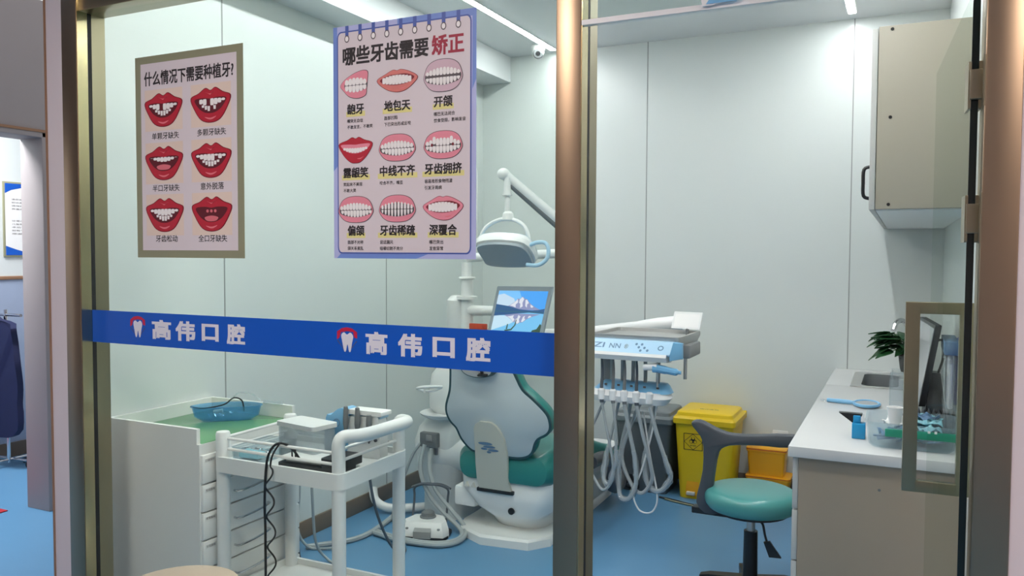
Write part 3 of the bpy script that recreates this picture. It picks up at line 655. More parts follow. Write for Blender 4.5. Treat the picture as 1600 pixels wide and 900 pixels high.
# right armrest
obj('armrest', G().tube([(-1.48, 4.05, .335), (-1.47, 4.14, .337), (-1.46, 4.22, .325), (-1.46, 4.275, .285), (-1.46, 4.28, .22), (-1.46, 4.32, .15), (-1.46, 4.42, .112), (-1.47, 4.52, .125), (-1.49, 4.56, .16)], .036, 12, 5), 'dark_grey', t)
obj('step_panel', G().box(-1.70, -1.555, 4.15, 4.63, 0.05, .215, .012), 'off_white', t)

# ------------------------------------------------------------------ water unit beside the chair
t = thing('dental_unit', (-2.26, 3.95, 0), 'white spittoon unit with cup filler and monitor arm at the left of the chair', 'dental unit')
g = G()
g.loft([brr(-2.38, -2.14, 3.78, 4.12, .05, 0), brr(-2.38, -2.14, 3.78, 4.12, .05, .20), brr(-2.40, -2.12, 3.74, 4.14, .06, .28), brr(-2.42, -2.12, 3.72, 4.14, .08, .42), brr(-2.39, -2.12, 3.72, 4.12, .08, .50), brr(-2.34, -2.12, 3.75, 4.08, .08, .56)])
obj('cabinet', g, 'white_plastic', t)
g = G(); g.loft([brr(-2.33, -2.13, 3.80, 4.05, .07, .56), brr(-2.36, -2.12, 3.78, 4.05, .08, .60), brr(-2.37, -2.11, 3.78, 4.05, .09, .68), brr(-2.36, -2.11, 3.79, 4.05, .09, .78), brr(-2.30, -2.12, 3.84, 4.02, .07, .86)]); obj('upper_housing', g, 'white_plastic', t)
obj('bowl', G().lathe([(.02, .548), (.09, .555), (.125, .575), (.13, .585), (.118, .584), (.08, .572), (.01, .568)], (-2.24, 3.79, 0), 28), 'white_gloss', t)
obj('chair_link', G().cyl((-2.30, 3.82, .37), (-2.058, 3.82, .36), .105, .095, 28), 'white_plastic', t)
obj('cup_filler', G().tube([(-2.21, 3.72, .735), (-2.25, 3.68, .740), (-2.30, 3.66, .735), (-2.335, 3.67, .725), (-2.32, 3.69, .712), (-2.26, 3.70, .712), (-2.21, 3.72, .735)], .008, 8, 4).cyl((-2.29, 3.67, .735), (-2.29, 3.67, .705), .006, seg=8), 'white_gloss', t)
hd = obj('hose_outlet', G().box(-2.335, -2.225, 3.69, 3.74, .405, .485, .008), 'mid_grey', t)
obj('outlet_plate', G().box(-2.29, -2.255, 3.684, 3.69, .44, .475, .003), 'grey_plastic', hd)
for x in (-2.268, -2.235): obj('outlet_nozzle', G().cyl((x, 3.70, .37), (x, 3.70, .405), .009, seg=10), 'dark_grey', hd)
pl = obj('column', G().cyl((-2.17, 3.92, .84), (-2.17, 3.92, 1.40), .045, .030, 20).lathe([(.058, 1.196), (.058, 1.212), (.045, 1.216)], (-2.17, 3.92, 0)).lathe([(.034, 1.306), (.048, 1.312), (.046, 1.32), (.03, 1.322)], (-2.17, 3.92, 0)), 'white_plastic', t)
obj('side_housing', G().lathe([(.04, .90), (.052, .93), (.055, 1.19), (.03, 1.215), (.01, 1.218)], (-2.235, 3.92, 0)), 'white_plastic', t)
LAMP_ARM = ('lamp_arm', G().cyl((-2.17, 3.92, 1.425), (-1.535, 3.92, 1.455), .024, seg=16).cyl((-1.535, 3.92, 1.40), (-1.535, 3.92, 1.55), .032), 'white_plastic')
TRAY_ARM = ('tray_arm', G().tube([(-2.12, 3.925, 1.02), (-1.9, 3.98, 1.01), (-1.6, 4.16, 1.01), (-1.45, 4.20, 1.03), (-1.02, 4.16, 1.095)], [.03, .03, .032, .036, .042], 14, 5), 'white_plastic')
# operating lamp
t = thing('operating_lamp', (-1.76, 3.66, 1.40), 'pale blue and white operating lamp on a jointed arm above the chair', 'operating lamp')
obj(*LAMP_ARM, t)
obj('spring_arm', G().cyl((-1.535, 3.92, 1.545), (-1.815, 3.66, 1.845), .030, .026, 16).cyl((-1.535, 3.92, 1.52), (-1.535, 3.92, 1.57), .034).ell((-1.818, 3.657, 1.848), .032, .03, .03), 'white_plastic', t)
obj('arm_underside', G().cyl((-1.58, 3.875, 1.565), (-1.79, 3.68, 1.795), .018, .015, 12), 'mid_grey', t)
obj('swivel', G().cyl((-1.795, 3.655, 1.745), (-1.795, 3.655, 1.83), .020, .013).cyl((-1.795, 3.655, 1.74), (-1.795, 3.655, 1.747), .026).cyl((-1.795, 3.655, 1.63), (-1.795, 3.655, 1.74), .012).lathe([(.030, 1.618), (.026, 1.65), (.016, 1.66)], (-1.79, 3.655, 0)), 'white_plastic', t)
yk = G().tube([(-1.945, 3.655, 1.50), (-1.935, 3.655, 1.555), (-1.895, 3.655, 1.595), (-1.84, 3.655, 1.618), (-1.79, 3.655, 1.622), (-1.74, 3.655, 1.612), (-1.70, 3.655, 1.585), (-1.678, 3.655, 1.54), (-1.674, 3.655, 1.49)], .010, 10, 4)
obj('yoke', yk, 'white_gloss', t)
def LH(k, a): # lamp head tilted a little towards the viewer
    pts = [(-.150, .03), (-.145, .085), (-.07, .105), (.06, .105), (.135, .09), (.158, .02), (.14, -.085), (.03, -.115), (-.08, -.110), (-.145, -.075)]
    return [(p.x*k, p.y*k, a) for p in smooth([(u, v, 0) for u, v in pts], 3, True)]
ROT = Matrix.Rotation(math.radians(-36), 3, 'X'); LC = Vector((-1.805, 3.66, 1.455))
def lr(k, a): return [LC+ROT@Vector(p) for p in LH(k, a)]
obj('lamp_head', G().loft([lr(.80, -.012), lr(.96, -.004), lr(1.0, .02), lr(.93, .045), lr(.6, .058)]), 'white_gloss', t)
obj('diffuser', G().loft([lr(.90, -.012), lr(.88, -.026), lr(.5, -.030)]), 'frame_grey', t)
obj('top_trim', G().loft([lr(.94, .044), lr(.70, .058), lr(.3, .062)]), 'light_blue', t)
obj('side_handle', G().tube([LC+Vector(p) for p in ((.14, -.03, .035), (.19, -.03, .05), (.232, -.03, .045), (.247, -.03, .01), (.235, -.03, -.035), (.19, -.03, -.062), (.13, -.03, -.06))], .010, 10, 4), 'pale_blue', t)
# monitor
t = thing('chair_monitor', (-1.76, 3.78, 1.0), 'silver-framed monitor showing a snowy mountain mirrored in a lake', 'monitor')
obj('monitor_arm', G().cyl((-2.17, 3.92, 1.135), (-1.86, 3.86, 1.145), .030, .022, 16), 'white_plastic', t)
MQ = [(-1.935, 1.03), (-1.625, 1.03), (-1.590, 1.283), (-1.901, 1.280)]
def MF(u, v, d=0):
    b = Vector(MQ[0]).lerp(Vector(MQ[1]), u); c = Vector(MQ[3]).lerp(Vector(MQ[2]), u); p = b.lerp(c, v); return Vector((p.x, 3.76+d-(1-v)*.05, p.y))
g = G(); g.loft([[MF(u, v, .022) for u, v in rrect(0, 1, -.02, 1, .02)], [MF(u, v, 0) for u, v in rrect(0, 1, -.02, 1, .02)]]); obj('frame', g, 'frame_grey', t)
SF = lambda u, v, d: MF(.055+u*.89, .045+v*.865, -.0010-d)
g = G()
g.use('scr_sky').flat([(0, .5), (1, .5), (1, 1), (0, 1)], SF, 0)
g.use('scr_sky_mid').flat([(0, .5), (.55, .72), (.42, 1), (0, 1)], SF, .0001)
g.use('scr_sky_pale').flat([(0, .5), (.45, .60), (.34, .82), (.12, .93), (0, .90)], SF, .0002)
g.use('scr_water').flat([(0, 0), (1, 0), (1, .5), (0, .5)], SF, 0)
g.use('scr_water_pale').flat([(0, .06), (.35, .22), (.6, .40), (0, .42)], SF, .0001)
def mtn(f):
    g.use('scr_rock').flat([(u, f(v)) for u, v in ((.12, 0), (.28, .10), (.36, .17), (.42, .26), (.46, .25), (.51, .31), (.56, .26), (.61, .25), (.69, .15), (.80, .07), (.94, 0))], SF, .0003)
    for p in (((.28, .09), (.36, .16), (.42, .25), (.44, .17), (.40, .12), (.41, .05), (.34, .08)), ((.46, .24), (.51, .30), (.55, .25), (.53, .16), (.55, .08), (.50, .04), (.49, .14), (.46, .16)), ((.58, .23), (.61, .24), (.66, .16), (.63, .13), (.64, .05), (.60, .09)), ((.70, .13), (.77, .08), (.74, .05), (.71, .07))):
        g.use('scr_snow').flat([(u, f(v)) for u, v in p], SF, .0004)
mtn(lambda v: .56+v); mtn(lambda v: .47-v*.8)
g.use('scr_hill').flat([(0, .40), (0, .68), (.25, .64), (.5, .57), (.75, .55), (.9, .57), (1, .60), (1, .48), (.7, .50), (.4, .46)], SF, .0005)
g.use('scr_shore').flat([(0, .525), (1, .515), (1, .505), (0, .505)], SF, .0006)
g.use('scr_tree').flat([(.80, .0), (.84, .10), (.92, .13), (.97, .25), (1, .22), (1, 0)], SF, .0005)
g.flat([(.27, .08), (.40, .11), (.46, .20), (.47, .33), (.485, .33), (.485, .20), (.42, .08), (.30, .05)], SF, .0006).flat([(.30, .10), (.31, .22), (.33, .22), (.33, .10)], SF, .0006)
obj('screen', g, None, t, flip=False)
o = obj('control_panel', G().box(-2.135, -2.03, 3.88, 3.90, 1.035, 1.067, .004).box(-2.065, -2.05, 3.876, 3.88, 1.045, 1.06), 'red_line'); tag(o, 'small orange-red panel on the column left of the monitor', 'control panel')
# hoses hanging from the unit
for k, pts in enumerate((
    [(-2.325, 3.70, .43), (-2.37, 3.68, .36), (-2.42, 3.66, .22), (-2.46, 3.64, .08), (-2.44, 3.60, .012), (-2.33, 3.52, .012)],
    [(-2.30, 3.69, .42), (-2.31, 3.66, .30), (-2.25, 3.64, .18), (-2.15, 3.62, .10), (-2.03, 3.60, .03), (-1.985, 3.52, .015), (-2.02, 3.43, .013), (-2.12, 3.385, .013), (-2.28, 3.385, .013), (-2.42, 3.42, .013)],
    [(-2.265, 3.70, .40), (-2.25, 3.66, .30), (-2.20, 3.64, .20), (-2.10, 3.63, .11), (-2.01, 3.61, .04), (-1.965, 3.51, .018), (-2.00, 3.40, .016), (-2.12, 3.358, .016), (-2.27, 3.356, .016), (-2.42, 3.39, .016)])):
    o = obj('unit_hose', G().tube(pts, (.008, .0125, .0125)[k], 8, 6), 'hose_grey'); tag(o, ('thin grey hose dropping straight from the unit outlet to the floor', 'thick grey hose sweeping from the outlet round the inner side of the foot control', 'thick grey hose sweeping from the outlet round the outer side of the foot control')[k], 'hose', 'hoses of the dental unit')
o = obj('floor_pipe', G().tube([(-2.66, 3.72, .13), (-2.63, 3.70, .07), (-2.56, 3.71, .035), (-2.46, 3.76, .032), (-2.36, 3.86, .032), (-2.30, 3.92, .06)], .024, 12, 5), 'white_plastic'); tag(o, 'thick white pipe running from the left wall to the dental unit', 'pipe')
# foot control
t = thing('foot_control', (-2.17, 3.55, 0), 'white foot control with grey pedal and wire carrying loop on the blue floor', 'foot pedal')
FP = RF(-2.185, 3.52, .30)
g = G(); fo = [(-.105, -.08), (.105, -.08), (.125, -.03), (.085, .07), (.03, .09), (-.03, .09), (-.085, .07), (-.125, -.03)]
g.loft([[FP(u*1.02, v*1.02, .004) for u, v in fo], [FP(u, v, .045) for u, v in fo], [FP(u*.86, v*.8+.012, .082) for u, v in fo]]); obj('body', g, 'white_plastic', t)
g = G(); g.loft([[FP(u, v, .003) for u, v in rrect(-.125, .125, -.09, .08, .04)], [FP(u, v, .014) for u, v in rrect(-.125, .125, -.09, .08, .04)]]); obj('skirt', g, 'black_rubber', t)
g = G(); g.loft([[FP(-.045, -.098, .012), FP(.045, -.098, .012), FP(.045, -.086, .012), FP(-.045, -.086, .012)], [FP(-.045, -.094, .045), FP(.045, -.094, .045), FP(.045, -.08, .045), FP(-.045, -.08, .045)], [FP(-.040, -.03, .080), FP(.040, -.03, .080), FP(.040, -.02, .074), FP(-.040, -.02, .074)]]); obj('pedal', g, 'grey_plastic', t)
p = FP(0, .035, 0); obj('dial', G().lathe([(.042, .076), (.042, .088), (.034, .092), (.034, .108), (.028, .112), (.012, .113)], (p.x, p.y, 0), 24), 'mid_grey', t)
for s_ in (-1, 1): p = FP(.082*s_, -.067, .052); obj('button', G().ell((p.x, p.y, p.z), .011, .011, .008, 12, 6), 'mid_grey', t)
g = G().tube([FP(-.09, .06, .05), FP(-.09, .10, .16), FP(-.09, .10, .21), FP(-.05, .085, .235), FP(0, .08, .238), FP(.05, .085, .235), FP(.09, .10, .21), FP(.09, .10, .16), FP(.09, .06, .05)], .006, 8, 4).tube([FP(-.105, .10, .215), FP(-.05, .12, .23), FP(.05, .12, .23), FP(.105, .10, .215)], .006, 8, 4)
obj('carry_loop', g, 'hose_dark', t)
# cables near the trolley
cab = (([(-2.30, 2.62, .62), (-2.302, 2.66, .3), (-2.305, 2.70, .10), (-2.31, 2.75, .012), (-2.40, 2.85, .008), (-2.50, 2.90, .008)], .0055, 'hose_dark', 'dark cord hanging down between the cabinet and the trolley front leg'),
       ([(-2.55, 2.98, .60), (-2.57, 3.0, .32), (-2.60, 3.02, .12), (-2.58, 3.08, .014), (-2.48, 3.12, .012), (-2.42, 3.14, .012)], .007, 'hose_grey', 'grey cord looping to the floor by the baseboard'),
       ([(-2.42, 2.90, .62), (-2.425, 2.92, .3), (-2.43, 2.95, .10), (-2.40, 3.00, .010), (-2.30, 2.96, .008), (-2.24, 2.88, .008)], .0065, 'hose_grey', 'pale grey cord hanging behind the trolley front leg'),
       ([(-2.60, 3.08, .012), (-2.54, 3.15, .012), (-2.46, 3.26, .012), (-2.44, 3.38, .012), (-2.46, 3.55, .012), (-2.50, 3.72, .012)], .014, 'hose_grey', 'thick grey hose lying along the floor below the left wall'),
       ([(-2.20, 3.02, .70), (-2.20, 3.05, .42), (-2.19, 3.10, .22), (-2.15, 3.16, .06), (-2.14, 3.25, .010), (-2.19, 3.32, .010)], .0065, 'hose_dark', 'dark grey cord dropping between the two right trolley legs'))
for pts, r, m_, lab in cab: tag(obj('power_cable', G().tube(pts, r, 8, 6), m_), lab, 'cable', 'cords on the floor behind the trolley')

# ------------------------------------------------------------------ delivery unit on the right of the chair
t = thing('delivery_unit', (-1.12, 3.88, 1.0), 'blue-fronted instrument tray unit on an arm with hanging hoses', 'instrument unit')
obj(*TRAY_ARM, t)
TR = RF(-1.14, 3.88, -.045)
g = G()
topo, topi = rrect(-.225, .225, -.195, .20, .03), rrect(-.212, .212, -.182, .187, .024)
g.loft([[TR(u*.94, v*.94, 1.015) for u, v in topo], [TR(u, v, 1.048) for u, v in topo], [TR(u, v, 1.066) for u, v in topo], [TR(u, v, 1.066) for u, v in topi], [TR(u, v, 1.050) for u, v in topi]])
obj('tray_top', g, 'steel', t)
FT = lambda u, v, d: TR(u, -.195-d, v)
g = G().use('pale_blue')
def slab(prof, u0, u1):
    g.loft([[TR(u0, a, z) for a, z in prof], [TR(u1, a, z) for a, z in prof]])
slab([(-.19, 1.048), (-.215, 1.044), (-.265, .992), (-.262, .985), (-.19, .985)], -.232, .205)
g.use('white_plastic'); slab([(-.268, .992), (-.275, .978), (-.262, .955), (-.19, .950), (-.19, .985), (-.25, .986)], -.232, .19)
obj('front_panel', g, None, t)
g = G(); g.loft([[TR(.205, a, z) for a, z in ((-.19, 1.046), (-.215, 1.043), (-.268, .990), (-.268, .965), (-.19, .96))], [TR(.240, a, z) for a, z in ((-.17, 1.040), (-.19, 1.038), (-.20, .985), (-.20, .97), (-.17, .965))]]); obj('end_cap', g, 'light_blue', t)
def FD(u, v, d): # on the sloping panel, v from 0 (bottom) to 1 (top)
    return TR(u, -.265+.05*v-.001-d*.7, .992+.052*v+d*.7)
g = G().use('tool_blue'); write(g, 'ZI', -.148, .52, .055, .42, FD, .0004, .015); write(g, 'NN', -.068, .5, .055, .40, FD, .0004, .012); write(g.use('ink_grey'), '®', -.012, .5, .018, .36, FD, .0004)
for u, v in ((.035, .72), (.062, .72), (.050, .48), (.078, .45), (.062, .22), (.095, .25)): g.use('tool_blue').flat(ellp(u, v, .006, .10, 12), FD, .0005)
g.use('tool_blue').flat(ellp(.155, .5, .014, .20, 18), FD, .0005); g.use('pale_blue').flat(ellp(.155, .5, .009, .12, 14), FD, .0008)
obj('control_keys', g, None, t, flip=False)
# film viewer
vt = G(); FV = lambda u, v, d: Vector((u, 4.00+d+(v-1.08)*.55, v+d*.0))
vt.prism([(-1.045, 1.080), (-.902, 1.078), (-.898, 1.158), (-1.040, 1.160)], FV, 0, .014); vw = obj('film_viewer', vt, 'white_plastic', t)
vt = G(); vt.flat([(-1.035, 1.088), (-.910, 1.086), (-.907, 1.150), (-1.031, 1.151)], FV, -.001); obj('viewer_screen', vt, 'paper_white', vw); obj('viewer_stem', G().cyl((-.965, 4.008, 1.05), (-.965, 4.008, 1.082), .008), 'mid_grey', vw)
obj('under_box', G().box(-.985, -.90, 3.80, 4.02, .955, 1.02, .008), 'grey_plastic', t)
obj('side_handle', G().tube([TR(.205, -.05, 1.02), TR(.215, -.05, .98), TR(.215, -.05, .88), TR(.215, -.05, .855)], .009, 8, 3), 'steel', t)
obj('hanger', G().box(-1.335, -1.285, 3.77, 3.79, .82, .96, .004), 'grey_plastic', t)
# instrument holder
HR = RF(-1.160, 3.72, -.045)
g = G().use('white_plastic'); 
g.loft([[HR(u, v, .745) for u, v in rrect(-.185, .175, -.055, .055, .045)], [HR(u, v, .775) for u, v in rrect(-.205, .195, -.065, .075, .055)], [HR(u, v, .80) for u, v in rrect(-.195, .185, -.045, .07, .05)]])
g.use('light_blue').loft([[HR(u, v, .798) for u, v in rrect(-.192, .195, -.045, .085, .05)], [HR(u, v, .826) for u, v in rrect(-.165, .175, .0, .085, .04)], [HR(u, v, .836) for u, v in rrect(-.15, .16, .03, .08, .02)]])
hol = obj('instrument_holder', g, None, t)
g = G()
for k in range(5): p = HR(-.125+.065*k, -.012, 0); g.box(p.x-.006, p.x+.006, p.y-.008, p.y-.002, .818, .826)
obj('indicator_row', g, 'ink_grey', hol)
US = (-.130, -.072, -.015, .045, .110)
for k, u in enumerate(US):
    p = HR(u, -.06, 0); q = HR(u, .02, 0)
    sg = G(); sg.lathe([(.017, .755), (.018, .80), (.013, .806), (.010, .808)], (p.x, p.y, 0), 14); obj('holder_socket', sg, 'white_gloss', hol)
    ip = G(); ip.tube([(p.x-.004, p.y+.012, .955), (p.x, p.y+.010, .88), (p.x, p.y, .80), (p.x+.004, p.y-.004, .74)], [.0055, .0065, .008, .010], 10, 4)
    if k != 4: o = obj('handpiece', ip, 'hose_dark' if k in (0, 3) else 'mid_grey', t)
    bot = (.33, .36, .30, .34, .36)[k]; dx = (.035, -.02, .035, .055, .08)[k]; dx2 = (-.05, .01, .02, -.03, .02)[k]
    b = [(p.x+.004, p.y-.004, .74), (p.x+.02+dx*.2, p.y, .62), (p.x+.03+dx*.7, p.y+.01, .47), (p.x+.02+dx, p.y+.02, bot+.05), (p.x-.01+dx*.7, p.y+.03, bot-.02), (p.x-.05+dx*.4, p.y+.05, bot), (p.x-.06+dx2, p.y+.07, .48), (p.x-.02+dx2*.6, p.y+.09, .66), (p.x+.01, p.y+.10, .80), (p.x+.01, p.y+.11, .97)]
    obj('instrument_hose', G().tube(b, (.007, .007, .010, .0095, .010)[k], 8, 6), 'hose_grey', t)
    sl = G()
    if k in (1, 2, 4):
        c = smooth(b, 6)[10:38]; sl.tube([v+Vector((random.uniform(-.003, .003), 0, 0)) for v in c], [.0125, .0155, .012, .0165, .013, .0155, .012, .016, .0125], 8, 1); so = obj('clear_sleeve', sl, 'film', t)
o = obj('thin_tube', G().tube([(-1.03, 3.70, .93), (-1.035, 3.70, .70), (-1.09, 3.69, .45), (-1.135, 3.69, .32), (-1.115, 3.69, .245), (-1.075, 3.69, .225), (-1.035, 3.69, .245), (-1.02, 3.69, .32), (-1.06, 3.70, .5), (-1.10, 3.72, .70)], .0042, 8, 6), 'white_plastic', t)
hp = G().use('white_gloss'); hp.cyl((-1.075, 3.63, .926), (-1.01, 3.63, .932), .014, .017).use('light_blue').tube([(-1.03, 3.63, .925), (-.99, 3.63, .922), (-.93, 3.63, .914), (-.90, 3.63, .912)], [.02, .019, .016, .008], 10, 4)
obj('curing_handpiece', hp, None, t)

# ------------------------------------------------------------------ bins and boxes at the back wall
def bin_(name, label, cx, cy_, w, d, h_, body, lid, text):
    t = thing(name, (cx, cy_, 0), label, 'bin')
    def q(k, z, r=.03): return [(cx+u, cy_+v, z) for u, v in rrect(-w/2*k, w/2*k, -d/2*k, d/2*k, r)]
    obj('body', G().loft([q(.80, 0), q(.81, .012), q(.95, h_*.86), q(.95, h_*.87)]), body, t)
    obj('lid', G().loft([q(1.0, h_*.86), q(1.02, h_*.87), q(1.02, h_*.925), q(.96, h_*.95), q(.93, h_*.955), q(.90, h_*.99), q(.86, h_)]), lid, t)
    obj('rear_hinge', G().cyl((cx+w*.36, cy_+d*.52, h_*.90), (cx+w*.505, cy_+d*.52, h_*.90), .022), lid, t)
    pr = G(); pr.box(cx-w*.30, cx-w*.30+.09, cy_-d*.42, cy_-d*.38, 0.012, .115, .01); rc = obj('pedal_recess', pr, 'amber' if body == 'yellow' else 'black', t)
    obj('pedal', G().box(cx-w*.27, cx-w*.27+.05, cy_-d*.47, cy_-d*.41, .025, .045, .004), 'off_white' if body == 'yellow' else 'dark_grey', rc)
    return t
grey = bin_('pedal_bin', 'dark grey pedal bin standing behind the hanging hoses', -1.405, 4.90, .36, .36, .50, 'bin_grey', 'bin_grey_light', 0)
yel = bin_('medical_waste_bin', 'yellow pedal bin with a black hazard label, beside the dark grey one', -1.035, 4.90, .36, .37, .52, 'yellow', 'yellow', 0)
LT = lambda u, v, d: Vector((-1.03+u, 4.86+v, .5205+d))
g = G(); write(g, '医疗废物', 0, 0, .11, .022, LT, .0005, .01); obj('lid_lettering', g, 'ink_grey', yel, flip=False)
LB = lambda u, v, d: Vector((-1.095+u, 4.90-.185*(.81+(.345+v-.012)*.3218)-.0012-d, .345+v))
g = G(); 
for a in (rrect(-.056, .056, -.050, .050, .003), [(-.055, 0), (0, -.049), (.055, 0), (0, .049)]):
    i_ = [(u*.93, v*.93) for u, v in a]; n = len(a)
    for k in range(n): g.flat([a[k], a[(k+1) % n], i_[(k+1) % n], i_[k]], LB, .001)
for ang in (90, 210, 330):
    c = (.012*math.cos(math.radians(ang)), .008+.012*math.sin(math.radians(ang)))
    P_ = ellp(c[0], c[1], .012, .012, 18); Q_ = ellp(c[0]*1.15, c[1]+(.003*math.sin(math.radians(ang))), .0085, .0085, 18)
    for k in range(18): g.flat([P_[k], P_[(k+1) % 18], Q_[(k+1) % 18], Q_[k]], LB, .0012)
g.flat(ellp(0, .008, .005, .005, 12), LB, .0013); write(g, '医疗废物', 0, -.022, .034, .009, LB, .0012, .01)
obj('hazard_label', g, 'ink', yel, flip=False)
def box_(label, cx, cy_, z, w, d, h_):
    t = thing('sharps_box', (cx, cy_, z), label, 'box')
    q = lambda k, zz: [(cx+u*k, cy_+v*k, zz) for u, v in rrect(-w/2, w/2, -d/2, d/2, .015)]
    obj('body', G().loft([q(.88, z), q(.97, z+h_*.85), q(1.02, z+h_*.86), q(1.02, z+h_*.93)]), 'amber', t)
    obj('lid', G().loft([q(1.03, z+h_*.93), q(1.03, z+h_*.975), q(.9, z+h_)]), 'amber', t)
    obj('seal_line', G().loft([q(1.032, z+h_*.925), q(1.034, z+h_*.935), q(1.034, z+h_*.945), q(1.032, z+h_*.955)]), 'red_line', t)
box_('amber sharps box standing on the floor under the other one', -.700, 5.02, 0, .25, .17, .135)
box_('amber sharps box stacked on top behind the stool', -.712, 5.02, .1355, .225, .15, .165)
t = thing('wall_socket', (-.655, YB, .343), 'white wall socket low on the back wall behind the stool', 'socket')
obj('plate', G().box(-.70, -.61, YB-.008, YB, .310, .378, .004), 'white_plastic', t); g = G()
for x in (-.668, -.642): g.box(x-.003, x+.003, YB-.0095, YB-.0075, .33, .345)
obj('slot', g, 'dark_grey', t)
o = obj('power_cable', G().tube([(-1.28, 4.68, .006), (-1.20, 4.66, .006), (-1.08, 4.62, .006), (-.92, 4.60, .006), (-.78, 4.66, .006), (-.60, 4.80, .006)], .006, 6, 5), 'black_rubber'); tag(o, 'black cable on the floor in front of the two pedal bins', 'cable')
o = obj('earth_cable', G().tube([(-1.24, 4.655, .006), (-1.14, 4.62, .006), (-1.0, 4.585, .006), (-.93, 4.575, .006)], .005, 6, 5), 'olive'); tag(o, 'yellow-green wire lying beside the black floor cable', 'cable')

# ------------------------------------------------------------------ stool
SX, SY = -.555, 3.47
t = thing('operator_stool', (SX, SY, 0), 'green round stool with a curved grey arm in front of the worktop', 'stool')
obj('seat', G().lathe([(p.x, p.y) for p in smooth([(.02, .384, 0), (.155, .385, 0), (.183, .398, 0), (.192, .425, 0), (.187, .450, 0), (.165, .467, 0), (.11, .475, 0), (.02, .477, 0)], 4)], (SX, SY, 0), 48), 'teal_light', t)
obj('seat_plate', G().lathe([(.05, .362), (.15, .372), (.15, .386), (.02, .388)], (SX, SY, 0), 28).box(SX-.24, SX-.05, SY-.05, SY+.0, .345, .372, .004), 'black', t)
obj('gas_lift', G().cyl((SX, SY, .27), (SX, SY, .36), .017), 'steel', t); obj('column', G().cyl((SX, SY, .06), (SX, SY, .29), .031, .028), 'black', t)
lv = obj('height_lever', G().tube([(SX+.03, SY-.03, .352), (SX+.055, SY-.05, .34), (SX+.065, SY-.055, .30), (SX+.075, SY-.06, .27)], .005, 8, 4).prism([(.062, .272), (.086, .278), (.132, .215), (.085, .212)], lambda u, v, d: Vector((SX+u, SY-.062+d, v)), -.006, .006), 'black', t)
AP = sm2([(-0.8, 0.736), (-0.795, 0.714), (-0.764, 0.679), (-0.75, 0.634), (-0.751, 0.534), (-0.766, 0.458), (-0.776, 0.392), (-0.74, 0.35), (-0.678, 0.351), (-0.678, 0.373), (-0.714, 0.401), (-0.709, 0.457), (-0.7, 0.54), (-0.687, 0.613), (-0.661, 0.64), (-0.616, 0.651), (-0.513, 0.654), (-0.397, 0.653), (-0.393, 0.704), (-0.539, 0.697), (-0.625, 0.696), (-0.678, 0.707), (-0.732, 0.731), (-0.77, 0.744)], 2)
ac = Vector((-.72, .60))
def AR(k, d):
    P_, n = AP, len(AP); out = []
    ar = sum(P_[i-1][0]*P_[i][1]-P_[i][0]*P_[i-1][1] for i in range(n)); sg_ = 1 if ar > 0 else -1
    for i in range(n):
        a, b = Vector(P_[i-1]), Vector(P_[(i+1) % n]); e = (b-a).normalized(); nn = Vector((e.y, -e.x))*sg_
        x, z = P_[i][0]-nn.x*k, P_[i][1]-nn.y*k
        out.append((x, SY-.055+d+max(0, x+.70)*.22, z))
    return out
obj('arm', G().loft([AR(.010, 0), AR(.003, .004), AR(0, .012), AR(0, .042), AR(.003, .050), AR(.010, .054)]), 'dark_grey', t)
bg = G(); bg.lathe([(.045, .05), (.045, .075), (.03, .09)], (SX, SY, 0), 20)
obj('hub', bg, 'black', t)
for k in range(5):
    a = math.radians(36+72*k); e = Vector((math.cos(a), math.sin(a), 0)); n = Vector((-e.y, e.x, 0)); c = Vector((SX, SY, 0))
    lg = G(); lg.loft([[c+e*.03+n*s1*.026+Vector((0, 0, z)) for s1, z in ((-1, .06), (1, .06), (1, .092), (-1, .092))], [c+e*.17+n*s1*.022+Vector((0, 0, z)) for s1, z in ((-1, .058), (1, .058), (1, .080), (-1, .080))], [c+e*.21+n*s1*.016+Vector((0, 0, z)) for s1, z in ((-1, .056), (1, .056), (1, .070), (-1, .070))]])
    lo = obj('leg', lg, 'black', t); p = c+e*.192
    obj('caster', G().cyl(p+n*.014+Vector((0, 0, .026)), p-n*.014+Vector((0, 0, .026)), .026, seg=16).cyl(p+Vector((0, 0, .03)), p+Vector((0, 0, .06)), .006, seg=8), 'dark_grey', lo)
# ------------------------------------------------------------------ worktop and base cabinets on the right
BX, BY, ZT = -.352, 2.962, .78
sx0, sx1, sy0, sy1 = -.215, .005, 4.47, 4.98
g = G(); g.box(BX, XR-.002, BY, sy0, ZT-.038, ZT, .003).box(BX, sx0, sy0, sy1, ZT-.038, ZT).box(sx1, XR-.002, sy0, sy1, ZT-.038, ZT).box(BX, XR-.002, sy1, YB-.002, ZT-.038, ZT)
g.box(XR-.016, XR-.002, BY+.3, YB-.002, ZT, ZT+.03)
t = thing('worktop', (-.07, 4.0, ZT-.038), 'long white worktop on beige cabinets along the right wall', 'worktop'); obj('slab', g, 'worktop', t)
t = thing('sink', (-.105, 4.725, ZT), 'steel sink set into the far end of the white worktop', 'sink')
g = G(); 
o_ = rrect(sx0-.02, sx1+.02, sy0-.02, sy1+.02, .02); i_ = rrect(sx0+.03, sx1-.015, sy0+.02, sy1-.03, .05)
g.loft([[(u, v, ZT+.0005) for u, v in o_], [(u, v, ZT+.006) for u, v in o_], [(u, v, ZT+.004) for u, v in i_]], cap=False); obj('rim', g, 'steel', t)
g = G(); g.loft([[(u, v, ZT+.004) for u, v in i_], [(u*.96-.004, v*.998+.01, ZT-.15) for u, v in i_]], cap=False); g.face([v for v in g.b.verts][-len(i_):]); obj('basin', g, 'basin', t)
